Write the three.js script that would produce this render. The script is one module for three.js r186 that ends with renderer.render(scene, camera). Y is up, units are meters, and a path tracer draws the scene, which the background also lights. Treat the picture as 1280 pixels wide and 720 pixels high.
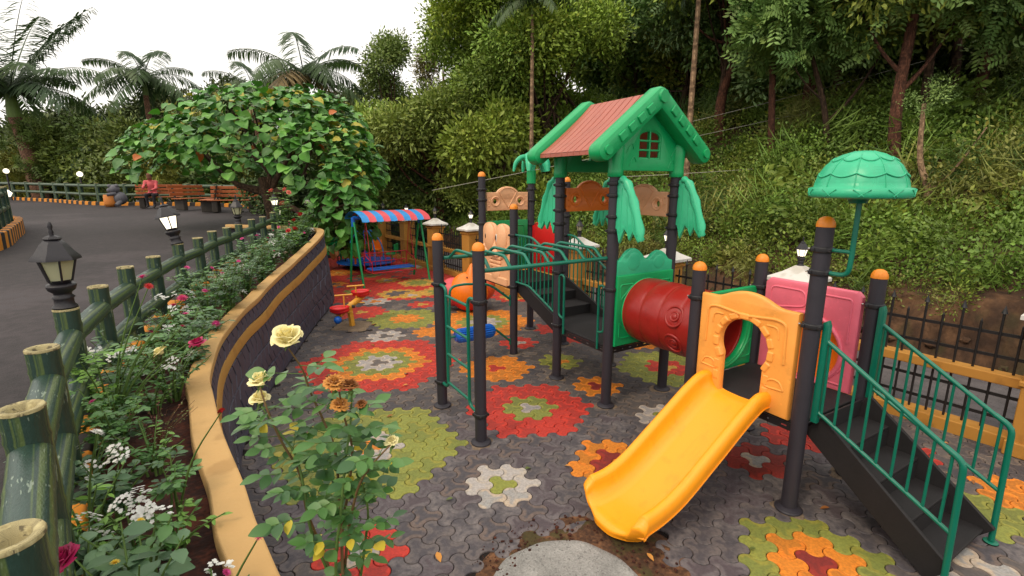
import * as THREE from 'three';
import { mergeGeometries, toCreasedNormals, mergeVertices } from 'three/addons/utils/BufferGeometryUtils.js';
import { RoundedBoxGeometry } from 'three/addons/geometries/RoundedBoxGeometry.js';
import { MarchingCubes } from 'three/addons/objects/MarchingCubes.js';

// ---------- camera, sky, sun, exposure ----------
const scene = new THREE.Scene();
const camera = new THREE.PerspectiveCamera(60.48, 16 / 9, 0.05, 400);
camera.position.set(0, 2.5, 0);
camera.rotation.set(THREE.MathUtils.degToRad(-12.16), 0, 0);
const renderer = new THREE.WebGLRenderer({ antialias: true });
renderer.setSize(1024, 576);
renderer.toneMapping = THREE.LinearToneMapping;
renderer.toneMappingExposure = 1.14;
renderer.shadowMap.enabled = true;

function rng(seed) { let a = seed >>> 0; return () => { a = (a + 0x6D2B79F5) | 0; let t = Math.imul(a ^ (a >>> 15), 1 | a); t = (t + Math.imul(t ^ (t >>> 7), 61 | t)) ^ t; return ((t ^ (t >>> 14)) >>> 0) / 4294967296; }; }
const hash2 = (x, y, s) => { let h = Math.imul(x, 374761393) + Math.imul(y, 668265263) + Math.imul(s, 974711); h = Math.imul(h ^ (h >>> 13), 1274126177); return ((h ^ (h >>> 16)) >>> 0) / 4294967296; };
function vnoise(x, y, per, s) { const xi = Math.floor(x), yi = Math.floor(y), fx = x - xi, fy = y - yi, u = fx * fx * (3 - 2 * fx), v = fy * fy * (3 - 2 * fy); const m = n => ((n % per) + per) % per; const a = hash2(m(xi), m(yi), s), b = hash2(m(xi + 1), m(yi), s), c = hash2(m(xi), m(yi + 1), s), d = hash2(m(xi + 1), m(yi + 1), s); return a + (b - a) * u + (c - a) * v + (a - b - c + d) * u * v; }
function fbm(u, v, base, oct, s) { let t = 0, a = 0.5, n = 0, p = base; for (let i = 0; i < oct; i++) { t += a * vnoise(u * p, v * p, p, s + i * 17); n += a; a *= 0.55; p *= 2; } return t / n; }
const sm = (a, b, x) => { const t = Math.min(1, Math.max(0, (x - a) / (b - a))); return t * t * (3 - 2 * t); };
const lerp = (a, b, t) => a + (b - a) * t;

{ // overcast sky: one bright, slightly warm cloud layer with soft structure
  const w = 512, h = 256, d = new Float32Array(w * h * 4);
  for (let j = 0; j < h; j++) for (let i = 0; i < w; i++) {
    const el = ((j + 0.5) / h - 0.5) * Math.PI;
    const c = fbm(i / w, j / h, 6, 4, 5);
    let L = 1.22 + 0.18 * Math.max(0, Math.sin(el)) + (c - 0.5) * 0.16;
    const k = (j * w + i) * 4; d[k] = L * 1.0; d[k + 1] = L * 0.962; d[k + 2] = L * 0.905; d[k + 3] = 1;
  }
  const t = new THREE.DataTexture(d, w, h, THREE.RGBAFormat, THREE.FloatType);
  t.mapping = THREE.EquirectangularReflectionMapping; t.magFilter = THREE.LinearFilter; t.minFilter = THREE.LinearFilter; t.wrapS = THREE.RepeatWrapping; t.needsUpdate = true;
  scene.background = t; scene.environment = t;
}
const sun = new THREE.DirectionalLight(0xffeccf, 1.5);
sun.position.set(-14, 24, 8); sun.target.position.set(0, 0, -6); sun.castShadow = true; sun.shadow.radius = 28;
Object.assign(sun.shadow.camera, { left: -40, right: 40, top: 40, bottom: -40, near: 1, far: 120 });
scene.add(sun, sun.target);

// ---------- helpers ----------
const V = (x, y, z) => new THREE.Vector3(x, y, z);
const F = (x, y, zf) => V(x, y, -zf);                       // plan position with forward distance
const R = THREE.MathUtils.degToRad;
const fpx = 617.5, cp = Math.cos(R(12.16)), sp = Math.sin(R(12.16));
function at(px, py, zf) { const x = (px - 640) / fpx, v = (py - 360) / fpx, f = cp - v * sp, t = zf / f; return V(x * t, 2.5 - (sp + v * cp) * t, -zf); } // measured direction and distance to a point in metres
const used = {};
function numbered(n) { const k = used[n] = (used[n] ?? -1) + 1; return k ? n + '_' + String(k).padStart(3, '0') : n; }
function clean(g) { if (g.index) g = g.toNonIndexed(); for (const k of Object.keys(g.attributes)) if (!['position', 'normal', 'uv', 'color'].includes(k)) g.deleteAttribute(k); if (!g.attributes.normal) g.computeVertexNormals(); if (!g.attributes.uv) g.setAttribute('uv', new THREE.BufferAttribute(new Float32Array(g.attributes.position.count * 2), 2)); return g; }
function boxUV(g) { const p = g.attributes.position, n = g.attributes.normal, u = g.attributes.uv; for (let i = 0; i < p.count; i++) { const ax = Math.abs(n.getX(i)), ay = Math.abs(n.getY(i)), az = Math.abs(n.getZ(i)); if (ay >= ax && ay >= az) u.setXY(i, p.getX(i), p.getZ(i)); else if (ax >= az) u.setXY(i, p.getZ(i), p.getY(i)); else u.setXY(i, p.getX(i), p.getY(i)); } return g; }
function join(gs, keep) { if (!Array.isArray(gs)) gs = [gs]; gs = gs.map(clean); const g = gs.length > 1 ? mergeGeometries(gs) : gs[0]; return keep ? g : boxUV(g); }
function mesh(name, gs, m, parent, keep) { const o = new THREE.Mesh(join(gs, keep), m); o.name = name; o.castShadow = o.receiveShadow = true; if (parent) parent.add(o); return o; }
function part(name, gs, m, parent, keep) { return mesh(name, gs, m, parent, keep); }
function tag(o, label, category, group) { o.userData.label = label; if (category) o.userData.category = category; if (group) o.userData.group = group; return o; }
function thing(name, label, category, pos = V(0, 0, 0), turn = 0, group) { const o = new THREE.Group(); o.name = numbered(name); o.position.copy(pos); o.rotation.y = turn; scene.add(o); return tag(o, label, category, group); }
function single(name, gs, m, label, category, group, keep) { const o = mesh(numbered(name), gs, m, scene, keep); return tag(o, label, category, group); }
function struct(name, gs, m, parent = scene, keep) { const o = mesh(name, gs, m, parent, keep); o.userData.kind = 'structure'; return o; }
const mv = (g, x = 0, y = 0, z = 0) => g.translate(x, y, z);
const box = (w, h, d, x = 0, y = 0, z = 0) => new THREE.BoxGeometry(w, h, d).translate(x, y, z);
const rbox = (w, h, d, x = 0, y = 0, z = 0, r = 0.01, s = 2) => new RoundedBoxGeometry(w, h, d, s, Math.min(r, w / 2.01, h / 2.01, d / 2.01)).translate(x, y, z);
function rod(a, b, r0, r1 = r0, n = 8) { return sweep([a, b], t => lerp(r0, r1, t), n); }
function beam(a, b, w, h, r = 0.006) { const d = b.clone().sub(a), L = d.length(), g = rbox(w, h, L, 0, 0, 0, r, 1); const q = new THREE.Matrix4().lookAt(a, b, Math.abs(d.y) > L * 0.999 ? V(1, 0, 0) : V(0, 1, 0)); g.applyMatrix4(q); const m = a.clone().add(b).multiplyScalar(0.5); return g.translate(m.x, m.y, m.z); }
function lathe(pts, n = 20) { return new THREE.LatheGeometry(pts.map(p => new THREE.Vector2(p[0], p[1])), n); }
function cyl(r0, r1, h, x = 0, y = 0, z = 0, n = 16) { return new THREE.CylinderGeometry(r0, r1, h, n).translate(x, y, z); }
function sph(r, x = 0, y = 0, z = 0, a = 14, b = 10) { return new THREE.SphereGeometry(r, a, b).translate(x, y, z); }
function roundPoly(pts, rad, k = 5) { const o = [pts[0].clone()]; for (let i = 1; i < pts.length - 1; i++) { const p = pts[i], a = pts[i - 1].clone().sub(p), b = pts[i + 1].clone().sub(p), la = a.length(), lb = b.length(), r = Math.min(rad, la * 0.48, lb * 0.48); const A = p.clone().addScaledVector(a, r / la), B = p.clone().addScaledVector(b, r / lb); for (let j = 0; j <= k; j++) { const t = j / k; o.push(A.clone().multiplyScalar((1 - t) * (1 - t)).addScaledVector(p, 2 * t * (1 - t)).addScaledVector(B, t * t)); } } o.push(pts[pts.length - 1].clone()); return o; }
function curve(pts, n, closed = false) { return new THREE.CatmullRomCurve3(pts, closed, 'centripetal').getPoints(n); }
function sweep(P, r, n = 8, cap = true, sx = 1) { // tube along points, parallel transported frame
  const m = P.length, pos = [], nor = [], uv = [], idx = []; let T = P[1].clone().sub(P[0]).normalize(), N = Math.abs(T.y) < 0.9 ? V(0, 1, 0) : V(1, 0, 0); N.addScaledVector(T, -N.dot(T)).normalize(); let len = 0;
  for (let i = 0; i < m; i++) { const a = P[Math.max(0, i - 1)], b = P[Math.min(m - 1, i + 1)], T2 = b.clone().sub(a).normalize(); N.addScaledVector(T2, -N.dot(T2)).normalize(); const B = T2.clone().cross(N); if (i) len += P[i].distanceTo(P[i - 1]); const rr = typeof r === 'function' ? r(i / (m - 1), i) : r;
    for (let j = 0; j <= n; j++) { const a2 = j / n * Math.PI * 2, c = Math.cos(a2), s = Math.sin(a2) * sx, x = N.x * c + B.x * s, y = N.y * c + B.y * s, z = N.z * c + B.z * s; pos.push(P[i].x + x * rr, P[i].y + y * rr, P[i].z + z * rr); nor.push(x, y, z); uv.push(j / n, len); } }
  const w = n + 1; for (let i = 0; i < m - 1; i++) for (let j = 0; j < n; j++) { const k = i * w + j; idx.push(k, k + 1, k + w, k + 1, k + w + 1, k + w); }
  if (cap) for (const e of [0, m - 1]) { const T3 = (e ? P[m - 1].clone().sub(P[m - 2]) : P[0].clone().sub(P[1])).normalize(), c0 = pos.length / 3; pos.push(P[e].x, P[e].y, P[e].z); nor.push(T3.x, T3.y, T3.z); uv.push(0.5, 0); for (let j = 0; j <= n; j++) { const k = (e * w + j) * 3; pos.push(pos[k], pos[k + 1], pos[k + 2]); nor.push(T3.x, T3.y, T3.z); uv.push(0.5, 0); } for (let j = 0; j < n; j++) e ? idx.push(c0, c0 + 1 + j, c0 + 2 + j) : idx.push(c0, c0 + 2 + j, c0 + 1 + j); }
  const g = new THREE.BufferGeometry(); g.setAttribute('position', new THREE.Float32BufferAttribute(pos, 3)); g.setAttribute('normal', new THREE.Float32BufferAttribute(nor, 3)); g.setAttribute('uv', new THREE.Float32BufferAttribute(uv, 2)); g.setIndex(idx); return g; }
function shape(pts) { const s = new THREE.Shape(); pts.forEach((p, i) => i ? s.lineTo(p[0], p[1]) : s.moveTo(p[0], p[1])); s.closePath(); return s; }
function circlePath(x, y, r, n = 28, ry = r) { const p = new THREE.Path(); for (let i = 0; i < n; i++) { const a = -i / n * 6.28318; const X = x + r * Math.cos(a), Y = y + ry * Math.sin(a); i ? p.lineTo(X, Y) : p.moveTo(X, Y); } p.closePath(); return p; }
function extr(s, d, bev = 0.01, holes = [], crease = 0.7) { if (Array.isArray(s)) s = shape(s); for (const h of holes) s.holes.push(h); const g = new THREE.ExtrudeGeometry(s, { depth: Math.max(0.001, d - 2 * bev), bevelEnabled: bev > 0, bevelThickness: bev, bevelSize: bev, bevelOffset: -bev, bevelSegments: 2, curveSegments: 10, steps: 1 }); g.translate(0, 0, -Math.max(0.001, d - 2 * bev) / 2); return toCreasedNormals(g, crease); }
function sheet(rows, m, n) { // rows: function(i/m, j/n) -> Vector3
  const pos = [], uv = [], idx = []; for (let i = 0; i <= m; i++) for (let j = 0; j <= n; j++) { const p = rows(i / m, j / n); pos.push(p.x, p.y, p.z); uv.push(i / m, j / n); } const w = n + 1; for (let i = 0; i < m; i++) for (let j = 0; j < n; j++) { const k = i * w + j; idx.push(k, k + w, k + 1, k + 1, k + w, k + w + 1); } const g = new THREE.BufferGeometry(); g.setAttribute('position', new THREE.Float32BufferAttribute(pos, 3)); g.setAttribute('uv', new THREE.Float32BufferAttribute(uv, 2)); g.setIndex(idx); g.computeVertexNormals(); return g; }

// ---------- textures ----------
function tex(n, fn, rep = 1, colour = true) { const d = new Uint8Array(n * n * 4); for (let j = 0; j < n; j++) for (let i = 0; i < n; i++) { const c = fn(i / n, j / n); const k = (j * n + i) * 4; const a = Array.isArray(c) ? c : [c, c, c]; for (let q = 0; q < 3; q++) d[k + q] = Math.max(0, Math.min(255, a[q] * 255)); d[k + 3] = 255; } const t = new THREE.DataTexture(d, n, n); t.wrapS = t.wrapT = THREE.RepeatWrapping; t.magFilter = THREE.LinearFilter; t.minFilter = THREE.LinearMipmapLinearFilter; t.generateMipmaps = true; if (colour) t.colorSpace = THREE.SRGBColorSpace; t.repeat.set(rep, rep); t.needsUpdate = true; return t; }
const mix3 = (a, b, t) => [lerp(a[0], b[0], t), lerp(a[1], b[1], t), lerp(a[2], b[2], t)];
const T = {
  scuff: tex(256, (u, v) => { const a = fbm(u, v, 4, 5, 11), b = fbm(u, v, 24, 3, 12); return 0.88 + 0.1 * a + (b > 0.72 ? 0.03 : 0) - sm(0.6, 0.85, fbm(u, v, 9, 4, 13)) * 0.05; }, 1.3),
  fine: tex(256, (u, v) => fbm(u, v, 32, 4, 21), 3, false),
  coarse: tex(256, (u, v) => fbm(u, v, 8, 6, 22), 1, false),
  paint: tex(256, (u, v) => { const a = fbm(u, v, 5, 5, 31), s = sm(0.58, 0.75, fbm(u, v, 7, 5, 32)); return mix3([0.97, 0.97, 0.97], [0.72, 0.68, 0.62], 0.25 * a + 0.35 * s); }, 0.7),
  asphalt: tex(512, (u, v) => { const a = fbm(u, v, 3, 5, 41), b = fbm(u, v, 128, 2, 42), s = sm(0.55, 0.72, fbm(u, v, 5, 5, 43)); const L = 0.78 + 0.16 * (b - 0.5) * 2 + 0.4 * (a - 0.5) + 0.2 * s; return [L, L * 0.975, L * 0.965]; }, 0.11),
  soil: tex(256, (u, v) => { const a = fbm(u, v, 8, 6, 51), b = fbm(u, v, 40, 3, 52); return mix3([0.3, 0.15, 0.09], [0.62, 0.36, 0.24], sm(0.3, 0.75, a * 0.6 + b * 0.4)); }, 1.5),
  earth: tex(512, (u, v) => { const a = fbm(u, v, 6, 6, 61), b = fbm(u, v, 30, 4, 62), c = sm(0.5, 0.68, fbm(u, v, 5, 4, 63)); return mix3(mix3([0.28, 0.2, 0.14], [0.6, 0.47, 0.35], sm(0.25, 0.8, 0.5 * a + 0.5 * b)), [0.3, 0.33, 0.17], c * 0.7); }, 0.35),
  concrete: tex(256, (u, v) => { const a = fbm(u, v, 5, 5, 71), b = fbm(u, v, 80, 2, 72); return 0.74 + 0.2 * (b - 0.5) + 0.22 * (a - 0.5) - (fbm(u, v, 60, 2, 73) > 0.72 ? 0.14 : 0); }, 1.6),
  bark: tex(256, (u, v) => { const a = fbm(u, v * 0.25, 24, 4, 81), b = fbm(u, v, 10, 5, 82); return mix3([0.45, 0.4, 0.36], [1, 0.95, 0.9], sm(0.25, 0.8, a * 0.6 + b * 0.4)); }, 2),
  wood: tex(256, (u, v) => { const a = fbm(u, v * 0.12, 40, 4, 91); return 0.72 + 0.28 * a; }, 1.5),
  bamboo: tex(256, (u, v) => { // painted stems: dark green with paler streaks along the stem, chips and scuffs
    const s = Math.pow(fbm(u, v * 0.06, 12, 3, 101), 1.5), chip = sm(0.72, 0.76, fbm(u, v, 22, 3, 102)), g = fbm(u, v, 40, 3, 103); let c = mix3([0.2, 0.31, 0.28], [0.56, 0.6, 0.3], sm(0.34, 0.58, s)); c = mix3(c, [0.36, 0.49, 0.5], 0.5 * fbm(u, v * 0.2, 8, 3, 104)); c = mix3(c, [0.14, 0.17, 0.12], 0.3 * g); return mix3(c, [0.75, 0.76, 0.72], chip * 0.8); }, 1),
};
T.bamboo.repeat.set(2, 1.1);
T.earthFine = T.earth.clone(); T.earthFine.repeat.set(1.6, 1.6);
function mat(c, o = {}) { const m = new THREE.MeshPhysicalMaterial({ color: c, roughness: o.r ?? 0.6, metalness: o.m ?? 0, side: THREE.DoubleSide }); for (const k of Object.keys(o)) if (k === 'emissive') m.emissive.set(o[k]); else if (!['r', 'm'].includes(k)) m[k] = o[k]; return m; }
const plastic = (c, r = 0.38, o = {}) => mat(c, { r, map: T.scuff, bumpMap: T.fine, bumpScale: 0.0006, ...o });
const M = {
  green: plastic('#08a45f'), greenDeep: plastic('#0a9250'), greenPale: plastic('#35bb8b', 0.38), leafGreen: plastic('#3cc492', 0.36), teal: mat('#04705a', { r: 0.35, map: T.scuff }),
  post: mat('#2f2c35', { r: 0.55, map: T.scuff, bumpMap: T.fine, bumpScale: 0.0006 }), clamp: mat('#1b1a1e', { r: 0.5 }), steel: mat('#b9b9b4', { r: 0.35, m: 0.8 }), cap: plastic('#f08c1c', 0.4),
  slide: plastic('#ffa31c', 0.36, { map: null }), slidePanel: plastic('#ffac4e', 0.4), tan: plastic('#efb385', 0.42), orange: plastic('#dd7422', 0.42), red: plastic('#f4748a', 0.42), redBright: plastic('#d81d22', 0.4), ballOrange: plastic('#fa7d12', 0.4), tunnel: plastic('#9c211b', 0.33), roofPlank: plastic('#b0604f', 0.42),
  deck: mat('#262327', { r: 0.75, map: T.concrete, bumpMap: T.fine, bumpScale: 0.001 }), stair: mat('#201c1f', { r: 0.7, map: T.concrete }), blue: plastic('#0d62c8', 0.38), blueLight: plastic('#2b8fd8', 0.5), pink: plastic('#d9505a', 0.5), redPipe: mat('#b3152a', { r: 0.4 }), yellowPipe: plastic('#e0a23a', 0.4),
  white: mat('#d9d7d3', { r: 0.6, map: T.paint }), pillar: mat('#b98334', { r: 0.7, map: T.paint, bumpMap: T.coarse, bumpScale: 0.002 }), coping: mat('#c7a066', { r: 0.75, map: T.paint, bumpMap: T.fine, bumpScale: 0.0015 }), stripe: mat('#b58842', { r: 0.7, map: T.paint }),
  slate: mat('#454557', { r: 0.6, map: T.paint, bumpMap: T.coarse, bumpScale: 0.003 }), slateDark: mat('#2a2932', { r: 0.75, map: T.paint }), iron: mat('#161517', { r: 0.5 }),
  bamboo: mat('#aebbb0', { r: 0.42, map: T.bamboo, bumpMap: T.fine, bumpScale: 0.0012 }), bambooRing: mat('#2a3a30', { r: 0.5, map: T.scuff }), bambooCut: mat('#c7bb8c', { r: 0.8 }), 
  lampMetal: mat('#1d1a20', { r: 0.48, bumpMap: T.fine, bumpScale: 0.001 }), paneOff: mat('#c9c8a4', { r: 0.35, transmission: 0.35, thickness: 0 }), paneOn: mat('#fff2d8', { r: 0.4, emissive: '#fff3d6', emissiveIntensity: 1.6 }),
  asphalt: mat('#3a3437', { r: 0.85, map: T.asphalt, bumpMap: T.fine, bumpScale: 0.004 }), soil: mat('#8d7a70', { r: 0.95, map: T.soil, bumpMap: T.coarse, bumpScale: 0.03 }), earth: mat('#b3a79c', { r: 0.95, map: T.earth, bumpMap: T.coarse, bumpScale: 0.05 }), concrete: mat('#b9b7b3', { r: 0.9, map: T.concrete, bumpMap: T.fine, bumpScale: 0.003 }), path: mat('#777072', { r: 0.9, map: T.concrete }),
  grout: mat('#2b2624', { r: 0.95, map: T.soil }), kerbYellow: mat('#d98a1e', { r: 0.7, map: T.paint }), kerbBlack: mat('#221e1c', { r: 0.75, map: T.paint }),
  benchWood: mat('#b4622f', { r: 0.6, map: T.wood }), benchLeg: mat('#4b443e', { r: 0.85, map: T.concrete }), wire: mat('#a09d90', { r: 0.6 }),
  bark: mat('#6a5646', { r: 0.95, map: T.bark, bumpMap: T.bark, bumpScale: 0.02 }), barkRed: mat('#7c5443', { r: 0.95, map: T.bark, bumpMap: T.bark, bumpScale: 0.02 }), barkPale: mat('#b39b80', { r: 0.9, map: T.bark, bumpMap: T.bark, bumpScale: 0.015 }), palmTrunk: mat('#8f6f5c', { r: 0.9, map: T.bark }), crownshaft: mat('#6f8a3c', { r: 0.6, map: T.wood }),
  stem: mat('#4f6a2c', { r: 0.7 }), stemBrown: mat('#5a4026', { r: 0.85 }), thorn: mat('#7a3226', { r: 0.7 }),
};
M.bambooCut.color.set('#ffffff');
// rubbed chute: fine long scratches and a little grime, on top of the moulded colour
M.slide.map = tex(512, (u, v) => { const scr = sm(0.74, 0.8, fbm(u, v * 0.05, 64, 2, 121)) * sm(0.35, 0.6, fbm(u, v, 4, 3, 122)), gr = sm(0.62, 0.8, fbm(u, v, 10, 4, 123)); const c = mix3([1, 1, 1], [1, 0.97, 0.9], scr); return mix3(c, [0.86, 0.8, 0.72], gr * 0.18); }, 1.1);
M.bambooCut.map = tex(256, (u, v) => { const n = fbm(u, v, 10, 5, 111), k = sm(0.55, 0.7, fbm(u, v, 7, 4, 112)); return mix3(mix3([0.45, 0.4, 0.26], [0.8, 0.76, 0.58], n), [0.3, 0.27, 0.2], k * 0.8); }, 7);
const leafMat = (c, o = {}) => mat(c, { r: 0.62, transmission: 0.28, thickness: 0, ...o });
// ---------- ground of the playground: interlocking three-lobed pavers ----------
const interp = (a, x) => { if (x <= a[0][0]) return a[0][1]; for (let i = 1; i < a.length; i++) if (x <= a[i][0]) return lerp(a[i - 1][1], a[i][1], (x - a[i - 1][0]) / (a[i][0] - a[i - 1][0])); return a[a.length - 1][1]; };
const wallBaseX = [[0.6, 0.1], [0.9, -0.2], [1.5, -0.75], [1.85, -1.0], [2.2, -1.27], [2.7, -1.62], [3.2, -1.95], [3.55, -2.14], [4.1, -2.48], [5.2, -2.84], [6.1, -3.03], [6.8, -3.17], [7.8, -3.36], [8.6, -3.5], [10.4, -3.84], [11.2, -4.3], [11.8, -5.6], [12.2, -7]];
const fenceN = new THREE.Vector2(0.815, 0.579).normalize(), fenceD = 6.4;
const fenceAt = (s, d = 0) => { const t = new THREE.Vector2(-fenceN.y, fenceN.x); return [fenceN.x * (fenceD + d) + t.x * s, fenceN.y * (fenceD + d) + t.y * s]; };
const fenceOff = (x, z) => x * fenceN.x + z * fenceN.y - fenceD;
const padC = [0.35, 2.56];
const inDirt = (x, z) => Math.hypot(x - padC[0], z - padC[1]) < 0.585 || Math.hypot(x - 0.84, z - 2.9) < 0.27 || Math.hypot(x - 0.62, z - 3.08) < 0.17;
const onPlay = (x, z) => z > 1.6 && z < 21 && x > interp(wallBaseX, z) - 0.07 && fenceOff(x, z) < -0.03;
const ground = struct('playground_ground', [sheet((i, j) => { const z = lerp(0.2, 24, i); const l = interp(wallBaseX, z) - 0.2, r = (fenceD + 0.1 - z * fenceN.y) / fenceN.x; return F(lerp(l, Math.max(r, l + 0.4), j), -0.016, z); }, 60, 4)], M.grout);
{
  const P = 0.205, phi = R(5), O = [-0.09, 3.734];
  const a1 = [P * Math.cos(phi), P * Math.sin(phi)], a2 = [P * Math.cos(phi + Math.PI / 3), P * Math.sin(phi + Math.PI / 3)];
  const outline = []; const K = 5, L = P / Math.sqrt(3);
  for (let e = 0; e < 6; e++) { const d = phi + e * Math.PI / 3, n = [Math.cos(d), Math.sin(d)], t = [-n[1], n[0]]; for (let k = 0; k < K; k++) { const q = -1 + 2 * k / K; const b = 0.036 * Math.pow(Math.max(0, 1 - q * q), 0.8) * (e % 2 ? -1 : 1); outline.push([n[0] * (P / 2 + b) + t[0] * q * L / 2, n[1] * (P / 2 + b) + t[1] * q * L / 2]); } }
  const N = outline.length; const off = d => outline.map((p, i) => { const a = outline[(i + N - 1) % N], b = outline[(i + 1) % N]; let tx = b[0] - a[0], ty = b[1] - a[1]; const l = Math.hypot(tx, ty); return [p[0] - ty / l * d, p[1] + tx / l * d]; });
  const inner = off(0.0058), outer = off(0.0024);
  const tileGeo = () => { const pos = [], idx = []; const tri = THREE.ShapeUtils.triangulateShape(inner.map(p => new THREE.Vector2(p[0], p[1])), []); for (const p of inner) pos.push(p[0], 0, -p[1]); for (const p of outer) pos.push(p[0], -0.0045, -p[1]); for (const p of outer) pos.push(p[0], -0.03, -p[1]); for (const t of tri) idx.push(t[0], t[1], t[2]); for (let i = 0; i < N; i++) { const j = (i + 1) % N; for (const o of [0, N]) idx.push(o + i, o + N + i, o + j, o + j, o + N + i, o + N + j); } const g = new THREE.BufferGeometry(); g.setAttribute('position', new THREE.Float32BufferAttribute(pos, 3)); g.setIndex(idx); const h = toCreasedNormals(g, 0.5); const uv = new Float32Array(h.attributes.position.count * 2); for (let i = 0; i < uv.length / 2; i++) { uv[2 * i] = h.attributes.position.getX(i) / 0.3 + 0.5; uv[2 * i + 1] = h.attributes.position.getZ(i) / 0.3 + 0.5; } h.setAttribute('uv', new THREE.BufferAttribute(uv, 2)); return h; };
  const geo = tileGeo();
  const edge = (x, y) => { let m = 9; for (let i = 0; i < N; i++) { const a = outline[i], b = outline[(i + 1) % N], dx = b[0] - a[0], dy = b[1] - a[1]; const t = Math.max(0, Math.min(1, ((x - a[0]) * dx + (y - a[1]) * dy) / (dx * dx + dy * dy))); m = Math.min(m, Math.hypot(x - a[0] - t * dx, y - a[1] - t * dy)); } return m; };
  const ed = []; const S = 128; for (let j = 0; j < S; j++) for (let i = 0; i < S; i++) ed.push(edge((i / S - 0.5) * 0.3, -(j / S - 0.5) * 0.3));
  // surface wear of a paver: rubbed, sandy margin of uneven width round a darker, dished middle
  const worn = (seed, lo, hi, amt, wide) => tex(S, (u, v) => { const d = ed[Math.floor(v * S) * S + Math.floor(u * S)], n = fbm(u, v, 4, 4, seed), f = fbm(u, v, 24, 3, seed + 5); const band = (1 - sm(wide * 0.4, wide, Math.abs(d - 0.014 - 0.012 * (n - 0.5)) + (0.5 - n) * 0.02)) * sm(0.3, 0.6, fbm(u, v, 3, 3, seed + 9)); let c = mix3(lo, hi, Math.min(1, band * amt + 0.35 * sm(0.45, 0.8, n))); const k = 0.86 + 0.28 * f; return [c[0] * k, c[1] * k, c[2] * k]; });
  const darks = [0, 1, 2, 3, 4].map(i => mat('#ffffff', { r: 0.72, map: worn(200 + i * 31, [0.285 + 0.02 * (i % 2), 0.268, 0.287], [[0.45, 0.41, 0.395], [0.42, 0.395, 0.4], [0.52, 0.43, 0.37], [0.4, 0.38, 0.39], [0.46, 0.43, 0.425]][i], 0.5, 0.034), bumpMap: T.fine, bumpScale: 0.0015 }));
  const colW = [worn(401, [0.93, 0.93, 0.93], [1, 0.95, 0.86], 0.5, 0.016), worn(437, [0.82, 0.84, 0.85], [1, 0.93, 0.84], 0.8, 0.022)];
  const pal = { red: '#c2382c', orange: '#dd8526', olive: '#8b9042', white: '#b3aca8', grey: '#57545a', yellow: '#c79b45', maroon: '#93302a' };
  const colM = {}; for (const k of Object.keys(pal)) colM[k] = colW.map(w => mat(pal[k], { r: 0.7, map: w, bumpMap: T.fine, bumpScale: 0.0015 }));
  const gpos = (px, py) => { const p = at(px, py, 1), k = 2.5 / (2.5 - p.y); return [p.x * k, k]; };
  const axial = (x, z) => { const dx = x - O[0], dz = z - O[1], D = a1[0] * a2[1] - a1[1] * a2[0]; let q = (dx * a2[1] - dz * a2[0]) / D, r = (a1[0] * dz - a1[1] * dx) / D; let s = -q - r, rq = Math.round(q), rr = Math.round(r), rs = Math.round(s); const e = [Math.abs(rq - q), Math.abs(rr - r), Math.abs(rs - s)]; if (e[0] > e[1] && e[0] > e[2]) rq = -rr - rs; else if (e[1] > e[2]) rr = -rq - rs; return [rq, rr]; };
  const flowers = [[475, 455, ['grey', 'white', 'olive', 'orange', 'red', 'red']], [656, 512, ['white', 'olive', 'red', 'red']], [626.7, 605, ['olive', 'white']], [462, 562, ['orange', 'white', 'olive', 'olive', 'olive']], [750, 573, ['maroon', 'orange']], [742, 583, ['maroon', 'orange']], [947, 577, ['white', 'maroon']], [821, 520, ['olive', 'white']], [755, 485, ['maroon', 'orange']], [616, 462, ['red', 'orange', 'orange']], [707, 453, ['orange', 'olive']], [842, 458, ['yellow', 'red', 'olive', 'olive']], [608, 402, ['white', 'white', 'olive', 'orange', 'orange']], [652, 427, ['white', 'red']], [512, 398, ['orange', 'orange', 'olive', 'olive']], [472, 377, ['orange', 'white']], [486, 418, ['grey', 'white']], [525, 381, ['yellow', 'red']], [514, 370, ['white', 'yellow']], [447, 390, ['yellow', 'red', 'red']], [688, 412, ['red', 'red']], [716, 424, ['red', 'red']], [1027, 716, ['maroon', 'orange', 'olive']], [1275, 620, ['orange', 'orange']], [441, 690, ['white', 'red']], [1003, 548, ['red', 'red']], [1130, 560, ['red', 'red']], [1216, 716, ['grey', 'white']], [797, 428, ['yellow', 'orange']], [1228, 648, ['olive', 'olive']], [540, 415, ['orange', 'orange']], [745, 415, ['olive', 'red']], [560, 372, ['white', 'white']], [900, 520, ['olive', 'orange']], [640, 372, ['olive', 'yellow', 'red']], [690, 385, ['yellow', 'olive']]];
  const fl = flowers.map(([x, y, c]) => ({ a: axial(...gpos(x, y)), c }));
  const far = [[-3.2, 12.6, ['white', 'yellow', 'red']], [-2.3, 12.2, ['olive', 'olive', 'yellow']], [-3.9, 13.2, ['grey', 'olive']], [-1.7, 11.3, ['white', 'olive', 'yellow']], [-3.6, 11.2, ['white', 'olive']], [-3.0, 14.6, ['white', 'white', 'olive']], [-4.9, 13.6, ['yellow', 'orange', 'orange']], [-4.6, 15.8, ['white', 'olive', 'orange']], [-2.6, 10.9, ['grey', 'grey', 'yellow']], [-4.4, 12.1, ['grey', 'orange']], [-0.8, 10.4, ['white', 'red']]].map(([x, z, c]) => ({ a: axial(x, z), c }));
  const hexd = (a, q, r) => { const x = q - a[0], y = r - a[1]; return (Math.abs(x) + Math.abs(y) + Math.abs(x + y)) / 2; };
  const rnd = rng(77); const tiles = [];
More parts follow.
